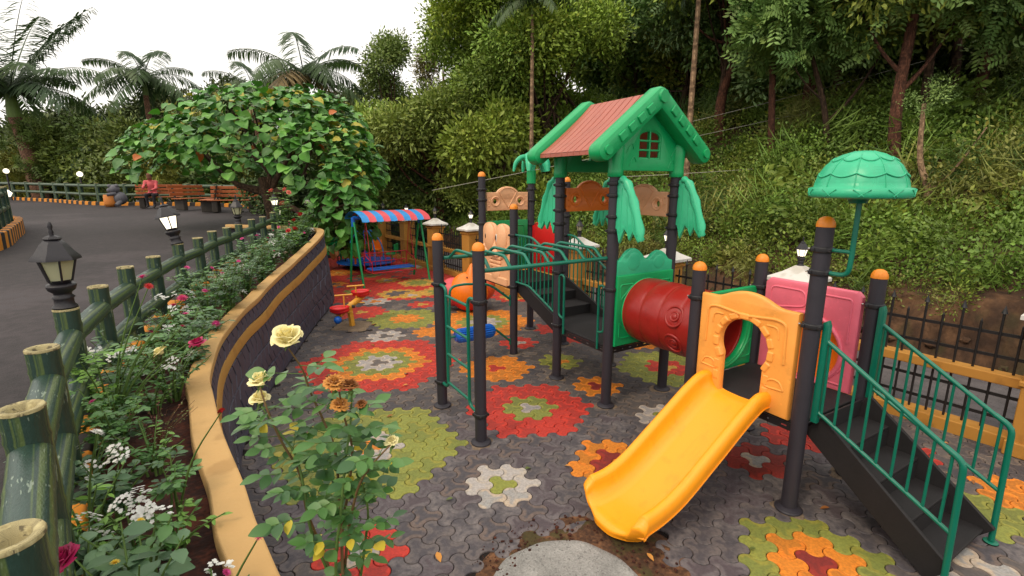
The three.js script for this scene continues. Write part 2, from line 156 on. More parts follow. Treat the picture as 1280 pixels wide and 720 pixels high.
  for (let q = -60; q < 80; q++) for (let r = -30; r < 110; r++) {
    const x = O[0] + q * a1[0] + r * a2[0], z = O[1] + q * a1[1] + r * a2[1]; if (!onPlay(x, z) || inDirt(x, z)) continue;
    if (Math.abs(x + 2.83) < 0.33 && Math.abs(z - 8.42) < 0.3) continue;
    let col = null; for (const f of fl) { const d = hexd(f.a, q, r); if (d < f.c.length) { if (!col || d < col[1]) col = [f.c[d], d]; } }
    if (!col && z > 10.3 + 0.25 * (x + 3) && x < 0.2) { for (const f of far) { const d = hexd(f.a, q, r); if (d < f.c.length && (!col || d < col[1])) col = [f.c[d], d]; } if (!col) col = [hash2(q, r, 3) < 0.06 ? 'grey' : 'red', 0]; }
    tiles.push({ x, z, c: col && col[0] !== 'grey' ? col[0] : null, k: rnd(), t: rnd(), y: rnd(), rot: Math.floor(rnd() * 3) });
  }
  const c2 = Math.tan(R(60.48 / 2)); const vis = t => { const d = t.z * cp + 2.5 * sp, u = t.x / d, v = (2.5 * cp - t.z * sp) / d; return Math.abs(u) < c2 * 16 / 9 * 0.99 && v < c2 * 0.99 && t.x > interp(wallBaseX, t.z) + 0.1; };
  const near = tiles.filter(vis).sort((a, b) => (a.x * a.x + a.z * a.z) - (b.x * b.x + b.z * b.z)).slice(0, 300); const nearSet = new Set(near);
  const place = (o, t) => { o.position.copy(F(t.x, -0.003 * t.y, t.z)); o.rotation.set((t.k - 0.5) * 0.02, t.rot * Math.PI * 2 / 3, (t.t - 0.5) * 0.02); };
  for (const t of near) { const m = t.c ? colM[t.c][t.k < 0.6 ? 0 : 1] : darks[Math.floor(t.k * 4.99)]; const o = new THREE.Mesh(geo, m); o.name = numbered('paver'); o.castShadow = o.receiveShadow = true; place(o, t); ground.add(o); }
  const rest = tiles.filter(t => !nearSet.has(t)); const im = new THREE.InstancedMesh(geo, mat('#ffffff', { r: 0.72, map: worn(455, [0.8, 0.8, 0.81], [1, 0.95, 0.89], 0.8, 0.02), bumpMap: T.fine, bumpScale: 0.0015 }), rest.length); im.name = 'paver_field'; im.userData.kind = 'stuff'; im.castShadow = im.receiveShadow = true;
  const ob = new THREE.Object3D(), col = new THREE.Color(); rest.forEach((t, i) => { place(ob, t); ob.updateMatrix(); im.setMatrixAt(i, ob.matrix); if (t.c) { col.set(pal[t.c]); const s = 0.92 + 0.2 * t.k; col.multiplyScalar(s); } else { col.setRGB(...mix3([0.088, 0.078, 0.086], [0.185, 0.155, 0.14], t.k * t.k)); } im.setColorAt(i, col); }); ground.add(im);
  // earth and a round concrete footing where the slide ends
  const rs = rng(5); const dn = (x, z) => 0.02 * (fbm(x * 0.31 + 3.1, z * 0.31 + 2, 16, 4, 9) - 0.45);
  struct('dirt_patch', [sheet((i, j) => { const a = i * 6.2832, rr = j * (0.66 + 0.03 * Math.sin(a * 3) + 0.2 * Math.max(0, Math.cos(a - 0.75))); const x = padC[0] + 0.06 + rr * Math.cos(a), z = padC[1] + 0.03 + rr * Math.sin(a); return F(x, (j > 0.97 ? -0.02 : -0.004 + dn(x, z)), z); }, 60, 16)], mat('#cdb6a2', { r: 0.95, map: T.earthFine, bumpMap: T.coarse, bumpScale: 0.03 }));
  struct('concrete_footing', [sheet((i, j) => { const a = i * 6.2832; const rr = (0.5 + 0.006 * Math.sin(a * 5 + 1) + 0.005 * Math.sin(a * 11)) * Math.min(1, j / 0.93); const x = padC[0] + rr * Math.cos(a), z = padC[1] + rr * Math.sin(a); return F(x, j > 0.95 ? -0.02 : 0.004 + 0.003 * fbm(x * 0.4 + 5, z * 0.4 + 5, 8, 3, 19), z); }, 72, 14)], M.concrete);
  const crumbs = []; for (let i = 0; i < 420; i++) { const a = rs() * 6.28, r = 0.46 + rs() * 0.28, s = 0.003 + rs() * rs() * 0.014; crumbs.push(new THREE.IcosahedronGeometry(s, 0).scale(1, 0.7, 1.2).rotateY(a).translate(padC[0] + 0.07 + r * Math.cos(a), 0.006, -(padC[1] + 0.03 + r * Math.sin(a)))); }
  const cr = mesh('soil_crumbs', crumbs, M.soil, scene); cr.userData.kind = 'stuff'; tag(cr, 'loose brown soil crumbs around the round concrete footing by the slide', 'soil');
}
// sandy mortar round the feet of the playset posts
{ const r = rng(1717), mm = mat('#9c8670', { r: 0.95, map: T.concrete, bumpMap: T.coarse, bumpScale: 0.01 }); for (const [x, z] of [[0.577, 6.045], [1.066, 5.229], [1.644, 4.264], [2.156, 3.409], [0.025, 6.969], [0.804, 7.435], [1.357, 6.512], [1.846, 5.696], [2.936, 3.875], [-0.791, 5.226], [-0.302, 4.41], [0.314, 8.254]]) { const ph = r() * 6, R0 = 0.11 + 0.05 * r(); part(numbered('mortar_patch'), [sheet((i, j) => { const a = i * 6.2832, q = j * R0 * (1 + 0.18 * Math.sin(a * 2 + ph) + 0.12 * Math.sin(a * 5 + ph * 2)); return F(x + q * Math.cos(a), j > 0.9 ? -0.006 : 0.004, z + q * Math.sin(a)); }, 26, 5)], mm, ground); } }
// far ground to the horizon
struct('far_ground', [sheet((i, j) => F(lerp(-220, 220, i), -0.4, lerp(-60, 330, j)), 8, 8)], mat('#4a4a30', { r: 0.95, map: T.earth }));

// ---------- retaining wall with planting bed ----------
const wallTop = [[0.1, 0.6, 1.08], [-0.3, 0.95, 1.08], [-0.86, 1.53, 1.1], [-1.08, 1.81, 1.1], [-1.32, 2.13, 1.1], [-1.68, 2.6, 1.1], [-2.06, 3.14, 1.1], [-2.24, 3.42, 1.1], [-2.6, 4.15, 1.1], [-2.98, 5.25, 1.1], [-3.15, 6.0, 1.12], [-3.33, 6.75, 1.16], [-3.5, 7.7, 1.21], [-3.68, 8.6, 1.26], [-3.98, 10.4, 1.44], [-4.4, 11.25, 1.46], [-5.6, 11.9, 1.46], [-7, 12.3, 1.46]];
const wTopC = new THREE.CatmullRomCurve3(wallTop.map(p => F(p[0], p[2], p[1])), false, 'centripetal');
const wBaseC = new THREE.CatmullRomCurve3(wallTop.map((p, i) => F(wallBaseX[i][1], 0, wallBaseX[i][0])), false, 'centripetal');
const wallFrame = t => { const top = wTopC.getPoint(t), base = wBaseC.getPoint(t), tan = wTopC.getTangent(t).setY(0).normalize(), n = V(-tan.z, 0, tan.x); if (n.dot(V(1, 0, 0)) < 0 && tan.z < -0.2) n.negate(); return { top, base, n: V(-tan.z, 0, tan.x), tan }; };
// outward normal: to the right of the direction of travel (playground side)
const wallOut = t => { const f = wallFrame(t); return V(-f.tan.z, 0, f.tan.x); };
const wall = thing('retaining_wall', 'curved dark slate retaining wall with tan coping and tan stripe beside the playground', 'wall');
const wp = (t, k, o = 0) => { const f = wallFrame(t); const p = f.base.clone().lerp(f.top, k); return p.addScaledVector(wallOut(t), o); };
{
  part('wall_body', [sheet((i, j) => wp(i, lerp(-0.02, 0.98, j), -0.012), 120, 6)], M.slateDark, wall);
  const sec = [[0.016, -0.002], [0.02, -0.05], [0.0, -0.085], [-0.13, -0.085], [-0.135, -0.05], [-0.13, 0.0], [-0.12, 0.006], [0.006, 0.006], [0.016, -0.002]];
  part('coping', [sheet((i, j) => { const f = wallFrame(i), s = sec[Math.round(j * (sec.length - 1))]; const w = 0.006 * Math.sin(i * 60) * (s[0] < 0 ? 1 : 0.4); return f.top.clone().addScaledVector(wallOut(i), s[0] + w).add(V(0, s[1] + 0.003 * Math.sin(i * 95), 0)); }, 150, sec.length - 1)], M.coping, wall);
  const k0 = 0.70, k1 = 0.795;
  part('painted_stripe', [sheet((i, j) => { const w = 0.008 * Math.sin(i * 40); const kk = [k0 - 0.004, k0, k1, k1 + 0.004][Math.round(j * 3)]; return wp(i, kk + w, j > 0.1 && j < 0.9 ? 0.009 : -0.01); }, 140, 3)], M.stripe, wall);
  const L = wTopC.getLength(), rr = rng(91);
  const tile = (t0, t1, ka, kb, zig, lift, name) => { const tm = (t0 + t1) / 2, dt = t1 - t0, g = 0.04 * dt, gk = 0.004; const o = [[t0 + g, ka + gk], [t1 - g, ka + gk], [t1 - g + zig * dt, (ka + kb) / 2], [t1 - g, kb - gk], [t0 + g, kb - gk], [t0 + g + zig * dt, (ka + kb) / 2]]; const pos = [], idx = []; const ctr = [tm + zig * dt / 2, (ka + kb) / 2]; for (const [t, k] of o) { const p = wp(t, k, -0.012); pos.push(p.x, p.y, p.z); } for (const [t, k] of o) { const p = wp(lerp(t, ctr[0], 0.06), lerp(k, ctr[1], 0.06), lift); pos.push(p.x, p.y, p.z); } { const p = wp(ctr[0], ctr[1], lift + 0.002); pos.push(p.x, p.y, p.z); } for (let i = 0; i < 6; i++) { const j = (i + 1) % 6; idx.push(i, j, 6 + i, j, 6 + j, 6 + i, 6 + i, 6 + j, 12); } const ge = new THREE.BufferGeometry(); ge.setAttribute('position', new THREE.Float32BufferAttribute(pos, 3)); ge.setIndex(idx); const o2 = part(numbered(name), [toCreasedNormals(ge, 0.3)], M.slate, wall); return o2; };
  const w = 0.165 / L, tA = 0.11, tB = 0.86; let n = 0;
  for (let row = 0; row < 3; row++) { const ka = 0.015 + row * (k0 - 0.02) / 3, kb = ka + (k0 - 0.02) / 3; for (let t = tA + (row % 2) * w / 2; t < tB; t += w) { tile(t, t + w, ka, kb, (row % 2 ? -1 : 1) * 0.3, 0.002 + 0.005 * rr(), 'wall_tile'); n++; } }
  for (let t = tA; t < tB; t += w) { tile(t, t + w, k1 + 0.008, 0.94, 0.25, 0.002 + 0.004 * rr(), 'wall_tile'); n++; }
}
const bambooLine = [[-0.55, 0.42], [-1.1, 0.94], [-1.63, 1.52], [-2.12, 2.12], [-2.62, 2.81], [-3.0, 3.5], [-3.31, 4.17], [-3.6, 4.91], [-3.95, 5.81], [-4.13, 6.48], [-4.44, 7.32], [-4.58, 7.95], [-4.74, 8.6], [-4.93, 9.4], [-5.17, 10.31], [-5.44, 11.33], [-5.75, 12.2], [-6.15, 13.1]];
const bedZ = bambooLine.map(p => [p[1], p[0]]);
const bedH = z => 1.0 + 0.035 * Math.max(0, z - 6);
const roadH = z => 0.95 + 0.02 * z;
struct('bed_soil', [sheet((i, j) => { const t = lerp(0.02, 0.86, i), f = wallFrame(t), z = -f.top.z; const a = f.top.clone().addScaledVector(wallOut(t), -0.11), bx = interp(bedZ, z + 0.35); const b = F(bx - 0.05, 0, z + 0.35); const p = a.lerp(b, j); p.y = Math.min(f.top.y - 0.05, bedH(z)) + 0.035 * (fbm(p.x * 0.21 + 7, p.z * 0.21 + 9, 16, 4, 15) - 0.5) * 2; return p; }, 120, 14)], M.soil);

// ---------- road with striped kerbs ----------
const roadFar = [[-60, 44], [-40, 34], [-29.1, 28.5], [-24.3, 26.2], [-18.9, 23.3], [-16.3, 23.2], [-13.4, 22.6], [-10.3, 20.6], [-8, 17.2], [-6.9, 14.6], [-6.15, 13.1]];
{ const nearL = []; for (const p of bambooLine) nearL.push([p[0] - 0.06, p[1]]);
  const A = new THREE.CatmullRomCurve3(nearL.map(p => F(p[0], 0, p[1])), false, 'centripetal'), B = new THREE.CatmullRomCurve3([[-60, -14], [-60, 10], [-60, 30], ...roadFar.slice(1)].map(p => F(p[0], 0, p[1])), false, 'centripetal');
  struct('road', [sheet((i, j) => { const p = A.getPoint(i).lerp(B.getPoint(Math.pow(i, 1)), j); p.y = roadH(-p.z) + 0.012 * (fbm(p.x * 0.05 + 4, p.z * 0.05 + 4, 8, 3, 25) - 0.5); return p; }, 70, 50)], M.asphalt); }
function kerb(name, pts, label, h = 0.16, w = 0.14, stripe = 0.3) { const c = new THREE.CatmullRomCurve3(pts.map(p => F(p[0], 0, p[1])), false, 'centripetal'); const L = c.getLength(), n = Math.round(L / stripe), o = thing(name, label, 'kerb'); const gy = [], gb = [];
  for (let i = 0; i < n; i++) { const seg = sheet((a, b) => { const t = (i + a) / n, p = c.getPointAt(Math.min(1, t)), tn = c.getTangentAt(Math.min(1, t)), nn = V(-tn.z, 0, tn.x); const q = [[w / 2, -0.1], [w / 2, h - 0.02], [w / 2 - 0.02, h], [-w / 2 + 0.02, h], [-w / 2, h - 0.02], [-w / 2, -0.1]][Math.round(b * 5)]; const sk = (q[1] > 0 ? 0.5 * stripe * 0.4 : 0); const t2 = Math.min(1, Math.max(0, t + sk / L)); const p2 = c.getPointAt(t2); return p2.addScaledVector(nn, q[0]).setY(roadH(-p2.z) + q[1]); }, 2, 5); (i % 2 ? gb : gy).push(seg); }
  part('yellow_blocks', gy, M.kerbYellow, o); part('black_blocks', gb, M.kerbBlack, o); return o; }
kerb('striped_kerb', roadFar.slice(1, 9), 'low kerb striped yellow and black along the far edge of the road');
const island = [[-30, 2], [-14, 4.2], [-10.2, 7.2], [-9.9, 8.8], [-10.4, 9.97], [-11.7, 11.6], [-12.8, 12.9], [-13.7, 13.7], [-15.4, 14.3], [-19, 15], [-30, 17]];
kerb('striped_kerb', island, 'curved striped kerb round the planted island by the road', 0.34, 0.16, 0.22);
kerb('striped_kerb', bambooLine.slice(1, 15), 'striped kerb carrying the green bamboo style fence beside the flower bed', 0.12, 0.16, 0.25);
struct('island_soil', [sheet((i, j) => { const k = i * (island.length - 1), a = Math.floor(Math.min(k, island.length - 1.001)), f = k - a; const x = lerp(island[a][0], island[a + 1][0], f), z = lerp(island[a][1], island[a + 1][1], f); return F(lerp(x, -32, j), roadH(z) + 0.28, lerp(z, 9.5, j)); }, 40, 4)], M.soil);

// ---------- hillside, path and earth bank beyond the boundary fence ----------
const hillScale = s => lerp(1, 0.5, sm(9, 26, s));
const hillH = (s, d) => { const n = fbm(((s + 80) * 0.013) % 1, ((d + 30) * 0.013) % 1, 16, 4, 35) - 0.5; if (d < 1.9) return 0.02; const bank = sm(1.9, 2.5, d) * (0.85 + 0.25 * Math.sin(s * 1.3) * 0.4); return bank + Math.max(0, d - 2.4) * 0.42 * hillScale(s) + n * 1.2 * sm(2.2, 6, d); };
const hillAt = (s, d) => { const [x, z] = fenceAt(s, d); return F(x, hillH(s, d), z); };
struct('hillside', [sheet((i, j) => { const s = lerp(-26, 70, i); const d = j < 0.5 ? lerp(1.7, 6, j * 2) : lerp(6, 75, Math.pow((j - 0.5) * 2, 1.6)); const p = hillAt(s, d); p.y += sm(1.8, 2.2, d) * (1 - sm(2.6, 3.4, d)) * 0.12 * (fbm((s * 0.06 + 9) % 1, p.y * 0.3 + 0.2, 16, 4, 45) - 0.5) * 2; const [x, z] = fenceAt(s, d + sm(1.9, 2.3, d) * (1 - sm(2.5, 3, d)) * 0.35 * (fbm((s * 0.05 + 9) % 1, (p.y * 0.4 + 3) % 1, 16, 4, 55) - 0.5)); return F(x, p.y, z); }, 240, 90)].map(g => { const u = g.attributes.uv; for (let k = 0; k < u.count; k++) { const j = u.getY(k); u.setXY(k, u.getX(k) * 96, j < 0.5 ? j * 12 : 6 + 40 * (j - 0.5)); } return g; }), M.earth, scene, true);
struct('footpath', [sheet((i, j) => { const [x, z] = fenceAt(lerp(-14, 40, i), lerp(0.1, 2.0, j)); return F(x, 0.03, z); }, 20, 2)], M.path);
// ---------- boundary fence: tan pillars with white caps, tan beams, black iron bars ----------
const fenceTurn = Math.atan2(fenceN.x, fenceN.y);              // local x runs along the fence
const pillarS = []; { const s0 = -fenceN.y * 4.71 + fenceN.x * 4.41; for (let k = -2; k < 9; k++) pillarS.push(s0 + k * 1.985 - (k < 1 ? 0.3 : 0)); }
const bfence = thing('boundary_fence', 'tan pillar fence with white caps and black spiked iron bars behind the playground', 'fence', F(fenceAt(0)[0], 0, fenceAt(0)[1]), 0);
{
  const t = V(-fenceN.y, 0, -fenceN.x); bfence.rotation.y = Math.atan2(-t.z, t.x);   // local +x = direction of growing s
  const rr = rng(303);
  const barGeo = tall => join([cyl(0.0115, 0.0115, 1.05 + tall, 0, 0.13 + (1.05 + tall) / 2, 0, 6), ...(tall > 0.05 ? [new THREE.ConeGeometry(0.026, 0.08, 4).translate(0, 1.22 + tall, 0), rbox(0.036, 0.012, 0.014, 0, 1.185 + tall, 0, 0.004, 1)] : [new THREE.ConeGeometry(0.009, 0.03, 6).translate(0, 1.195 + tall, 0)])]);
  const bg = [barGeo(0), barGeo(0.1)];
  const pil = join([rbox(0.36, 1.3, 0.36, 0, 0.65, 0, 0.012), rbox(0.42, 0.05, 0.42, 0, 1.235, 0, 0.015), rbox(0.4, 0.05, 0.4, 0, 0.7, 0, 0.012), rbox(0.42, 0.14, 0.42, 0, 0.07, 0, 0.012)]);
  const capS = lathe([[0.0, 0.19], [0.06, 0.185], [0.2, 0.11], [0.36, 0.05], [0.38, 0.04], [0.38, 0.0], [0, 0]], 4).rotateY(Math.PI / 4); const capG = join([toCreasedNormals(capS.toNonIndexed(), 0.5)]);
  const put = (name, g, m, x, par = bfence) => { const o = new THREE.Mesh(g, m); o.name = numbered(name); o.castShadow = o.receiveShadow = true; o.position.x = x; par.add(o); return o; };
  pillarS.forEach((s, i) => { const p = put('pillar', pil, M.pillar, s); const c = put('pillar_cap', capG, M.white, 0, p); c.position.y = 1.3;
    if (i === pillarS.length - 1) return; const x0 = s + 0.18, x1 = pillarS[i + 1] - 0.18, L = x1 - x0, xm = (x0 + x1) / 2;
    part(numbered('middle_beam'), [rbox(L, 0.1, 0.15, xm, 0.66, 0, 0.012)], M.pillar, bfence); part(numbered('plinth'), [rbox(L, 0.14, 0.2, xm, 0.06, 0, 0.012)], M.pillar, bfence);
    part(numbered('iron_rail'), [1.08, 0.86, 0.48, 0.26].map(y => box(L, 0.03, 0.014, xm, y, 0.015)), M.iron, bfence);
    for (let k = 0; k < 13; k++) put('iron_bar', bg[k % 2], M.iron, x0 + (k + 0.6) * L / 13.2);
  });
}
// ---------- lanterns ----------
function lantern(name, pos, scale, lit, label, tilt = 0, turn = 0.3, group) {
  const o = thing(name, label, 'lamp', pos, turn, group); o.scale.set(scale * 0.8, scale, scale * 0.8); o.rotation.z = tilt; const S = 6, pl = (r0, y0, r1, y1, a) => [r0 * Math.cos(a), y0, r0 * Math.sin(a), r1 * Math.cos(a), y1, r1 * Math.sin(a)];
  part('pedestal', [lathe([[0.0, 0], [0.085, 0], [0.085, 0.012], [0.066, 0.03], [0.066, 0.065], [0.078, 0.075], [0.06, 0.09], [0.06, 0.105], [0.09, 0.125], [0.1, 0.15], [0.095, 0.165], [0.0, 0.17]], 18)], M.lampMetal, o);
  const r0 = 0.075, r1 = 0.125, y0 = 0.185, y1 = 0.335; const frame = [cyl(r0 + 0.012, 0.06, 0.03, 0, y0 - 0.008, 0, 6)];
  for (let k = 0; k < S; k++) { const a = k * Math.PI / 3; const P = (r, y, q) => V(r * Math.cos(q), y, r * Math.sin(q)); frame.push(rod(P(r0 + 0.006, y0, a), P(r1 + 0.006, y1, a), 0.008, 0.008, 5)); }
  part('frame', frame, M.lampMetal, o);
  for (let k = 0; k < S; k++) { const a = k * Math.PI / 3, b = a + Math.PI / 3; const p = [V(r0 * Math.cos(a), y0, r0 * Math.sin(a)), V(r0 * Math.cos(b), y0, r0 * Math.sin(b)), V(r1 * Math.cos(b), y1, r1 * Math.sin(b)), V(r1 * Math.cos(a), y1, r1 * Math.sin(a))]; part('pane', [sheet((i, j) => p[0].clone().lerp(p[1], i).lerp(p[3].clone().lerp(p[2], i), j), 1, 1)], lit ? M.paneOn : M.paneOff, o); }
  const roof = lathe([[0.165, 0.325], [0.16, 0.342], [0.125, 0.375], [0.085, 0.43], [0.06, 0.45], [0.05, 0.452], [0.062, 0.462], [0.05, 0.475], [0, 0.49]], 6); const rf = part('roof', [toCreasedNormals(roof.toNonIndexed(), 0.6), cyl(0.13, 0.13, 0.01, 0, 0.334, 0, 6)], M.lampMetal, o);
  part('finial', [lathe([[0.02, 0.475], [0.014, 0.495], [0.02, 0.505], [0.012, 0.52], [0.018, 0.54], [0.012, 0.565], [0, 0.575]], 10)], M.lampMetal, rf);
  if (lit) { const l = new THREE.PointLight(0xfff0d0, 0.5, 0, 2); l.position.y = 0.26; l.castShadow = true; l.shadow.radius = 2; o.add(l); part('bulb', [sph(0.028, 0, 0.26, 0, 10, 8)], M.paneOn, o); }
  return o;
}
{
  const names = ['over the corner by the stairs', '', '', '', '', '', ''];
  const litList = { 2: 0, 3: 1, 4: 1, 5: 0, 6: 1, 7: 1, 8: 0, 9: 1, 10: 0 };
  for (const [k, lit] of Object.entries(litList)) { const s = pillarS[+k - 0]; const [x, z] = fenceAt(s); lantern('pillar_lantern', F(x, 1.485, z), 0.62, !!lit, lit ? 'small glowing black lantern on a white pillar cap of the boundary fence' : 'small unlit black lantern on a white pillar cap of the boundary fence', 0, 0.2 * +k, lit ? 'lit lanterns on the boundary fence' : 'unlit lanterns on the boundary fence'); }
}
// ---------- bamboo style fence (painted concrete stems) ----------
function bambooFence(label, pts, r, tops, railY, lamps, baseOff = 0.1, coarse = false) {
  const o = thing('bamboo_fence', label, 'fence', V(0, 0, 0)); const nseg = coarse ? 10 : 18; const rr = rng(811 + pts.length);
  pts.forEach((p, i) => { const b = roadH(p[1]) + baseOff, h = tops(p, i) + (coarse ? 0 : (rr() - 0.5) * 0.03), H = h - b; const node = b + H * (0.5 + 0.12 * (rr() - 0.5)), n2 = h - Math.min(0.12, H * 0.15); const bump = (y, k) => { const d = Math.min(Math.abs(y - node), Math.abs(y - n2)); return k * (1 + 0.07 * Math.exp(-(d * d) / (0.009 * 0.009)) - 0.03 * Math.exp(-(d * d) / 0.004)); };
    const ys = []; for (let q = 0; q <= 8; q++) ys.push(lerp(b, h, q / 8)); for (const n of [node, n2]) ys.push(n - 0.025, n - 0.008, n, n + 0.008, n + 0.025); ys.sort((a, c) => a - c);
    const prof = ys.filter(y => y >= b && y <= h).map(y => V(p[0], y, -p[1])); const post = part(numbered('post'), [sweep(prof, (t, q) => bump(prof[q].y, r), nseg, false)], M.bamboo, o, true);
    part('cut_end', [lathe([[r * 1.02, h - 0.006], [r * 1.02, h + 0.003], [r * 0.97, h + 0.007], [r * 0.66, h + 0.003], [r * 0.56, h - 0.02], [r * 0.2, h - 0.05], [0, h - 0.05]], nseg).translate(p[0], 0, -p[1])], M.bambooCut, post); });
  for (let i = 0; i < pts.length - 1; i++) for (const ry of railY) { const a = F(pts[i][0], tops(pts[i], i) - ry, pts[i][1]), b = F(pts[i + 1][0], tops(pts[i + 1], i + 1) - ry, pts[i + 1][1]); const d = b.clone().sub(a), L = d.length(), n = coarse ? 1 : Math.max(1, Math.round(L / 0.5)); const P = []; for (let q = 0; q <= 24; q++) P.push(a.clone().addScaledVector(d, q / 24)); const nd = L < 0.5 ? [0.42] : [0.28, 0.68]; part(numbered('rail'), [sweep(P, t => { let k = coarse ? 0.84 : 0.97; for (const z of nd) { const e = (t - z) * L; k += 0.07 * Math.exp(-(e * e) / 0.00035) - 0.02 * Math.exp(-(e * e) / 0.004); } return r * k; }, nseg, true)], M.bamboo, o, true); }
  return o;
}
bambooFence('green bamboo style fence of cut stems along the flower bed', bambooLine.slice(0, 17), 0.061, (p, i) => 1.77 - (i < 2 ? 0.035 : 0) + 0.012 * Math.max(0, p[1] - 8), [0.17, 0.46]);
{ const c = new THREE.CatmullRomCurve3(roadFar.slice(1, 9).map(p => F(p[0], 0, p[1]))), n = 24, pts = []; for (let i = 0; i <= n; i++) { const p = c.getPointAt(i / n); pts.push([p.x - 0.05, -p.z + 0.15]); } bambooFence('thin green bamboo style fence along the far edge of the road behind the bench', pts, 0.09, p => roadH(p[1]) + 1.0, [0.12, 0.52], [], 0.1, true); }
{ const c = new THREE.CatmullRomCurve3(island.slice(1, 10).map(p => F(p[0] - 0.25, 0, p[1]))), n = 22, pts = []; for (let i = 0; i <= n; i++) { const p = c.getPointAt(i / n); pts.push([p.x, -p.z]); } bambooFence('green bamboo style fence on the planted island across the road', pts, 0.085, p => roadH(p[1]) + 1.15, [0.15, 0.5], [], 0.25, true); }
lantern('post_lantern', F(-2.62, 1.775, 2.81), 0.88, false, 'unlit black lantern with cream panes on a bamboo post of the flower bed fence', 0, 0.35);
lantern('post_lantern', F(-3.95, 1.78, 5.81), 0.98, true, 'glowing black lantern leaning sideways on a bamboo fence post', 0.2, 0.1);
lantern('post_lantern', F(-4.74, 1.785, 8.6), 0.86, false, 'upright unlit black lantern with grey panes on a bamboo post near the large leaved tree', 0, 0.5);
lantern('post_lantern', F(-5.5, 1.82, 11.6), 0.8, true, 'small glowing lantern half hidden by bed plants near the wall end', 0, 0.2);
lantern('post_lantern', F(-6.15, 1.5, 13.1), 0.8, true, 'glowing lantern past the end of the bamboo fence under the large leaved tree', 0, 0.2);
for (const [px, py, z] of [[8, 215, 27.5], [100, 219, 25.5]]) { const p = at(px, py, z); const l = thing('road_lamp', 'white glowing lamp head on a thin post at the far edge of the road', 'lamp', V(p.x, 0, p.z), 0, 'white lamps across the road'); part('pole', [rod(V(0, roadH(z), 0), V(0, p.y, 0), 0.04)], M.lampMetal, l); part('head', [sph(0.13, 0, p.y + 0.05, 0).scale(1, 1, 1)], M.paneOn, l); }
{ const p = at(6, 245, 14.2); const l = thing('island_lamp', 'white glowing lamp head above the fence of the planted island', 'lamp', V(p.x, 0, p.z)); part('pole', [rod(V(0, roadH(14), 0), V(0, p.y, 0), 0.035)], M.lampMetal, l); part('head', [lathe([[0, -0.1], [0.12, -0.08], [0.17, 0.02], [0.1, 0.1], [0, 0.13]], 14).translate(0, p.y + 0.06, 0)], M.paneOn, l); }
// ---------- the playset: one bolted structure ----------
const PS = thing('playset', 'large playset with green house roof, red tunnel, yellow slide and green climbing bars', 'playset', F(1.0662, 0, 5.2291), R(-59.088));
const P3 = (u, y, v) => V(u, y, -v);
const W = 0.9084, UE = -2.982, UC = -2.027, UG = -0.9515, UK = 1.1245, UL = 2.1217;
const onU = (g, u) => g.rotateY(Math.PI / 2).translate(u, 0, 0);          // shape drawn in (v, y) -> plane of constant u
const onV = (g, v) => g.translate(0, 0, -v);                              // shape drawn in (u, y) -> plane of constant v
function post(u, v, h, clamps, cap, flange = true) {
  const o = part(numbered('post'), [sweep([P3(u, -0.02, v), P3(u, h * 0.5, v), P3(u, h, v)], 0.057, 20)], M.post, PS);
  if (cap) part('post_cap', [lathe([[0.06, 0], [0.06, 0.014], [0.056, 0.035], [0.042, 0.058], [0.022, 0.07], [0, 0.073]], 20).translate(u, h - 0.004, -v)], M.cap, o);
  if (flange) part('foot_flange', [lathe([[0.098, 0.001], [0.1, 0.012], [0.09, 0.02], [0.068, 0.024], [0.06, 0.034], [0.0, 0.035]], 22).translate(u, 0.004, -v)], M.post, o);
  for (const y of clamps) { const g = [lathe([[0.057, -0.02], [0.066, -0.019], [0.069, -0.012], [0.069, 0.012], [0.066, 0.019], [0.057, 0.02]], 20).translate(u, y, -v)]; for (let k = 0; k < 4; k++) { const a = k * Math.PI / 2 + 0.5; g.push(rbox(0.026, 0.026, 0.02, u + 0.07 * Math.cos(a), y, -v + 0.07 * Math.sin(a), 0.005, 1)); } part('clamp', g, M.clamp, o); part('clamp_bolt', [cyl(0.007, 0.007, 0.012, 0, 0, 0, 6).rotateZ(Math.PI / 2).translate(u - 0.075, y, -v + 0.03)], M.steel, o); }
  return o;
}
post(UG, -1.595, 1.9, [1.42, 0.3], true); post(0, -1.595, 1.9, [1.42, 0.3], true);
post(UE, 0, 2.58, [2.38, 2.22, 1.86, 1.06], true); post(UC, 0, 2.13, [1.76, 1.02], true, false); post(UE, W, 2.74, [2.38, 2.2, 1.8, 1.0], false); post(UC, W, 2.5, [2.0, 1.72, 1.0], true);
post(UG, 0, 2.66, [2.46, 2.33, 2.16, 2.0, 1.4, 0.72], false); post(0, 0, 2.66, [2.48, 2.36, 2.14, 1.99, 1.36], false); post(0, W, 2.66, [2.46, 2.34, 2.13, 1.98, 1.3], false); post(UG, W, 2.66, [2.46, 2.34, 2.13, 1.98, 1.3], false);
post(UK, 0, 1.75, [1.5], true); post(UK, W, 1.75, [1.5], true); post(UL, 0, 2.2, [2.04, 1.88, 1.49], true); post(UL, W, 1.75, [1.52], true);
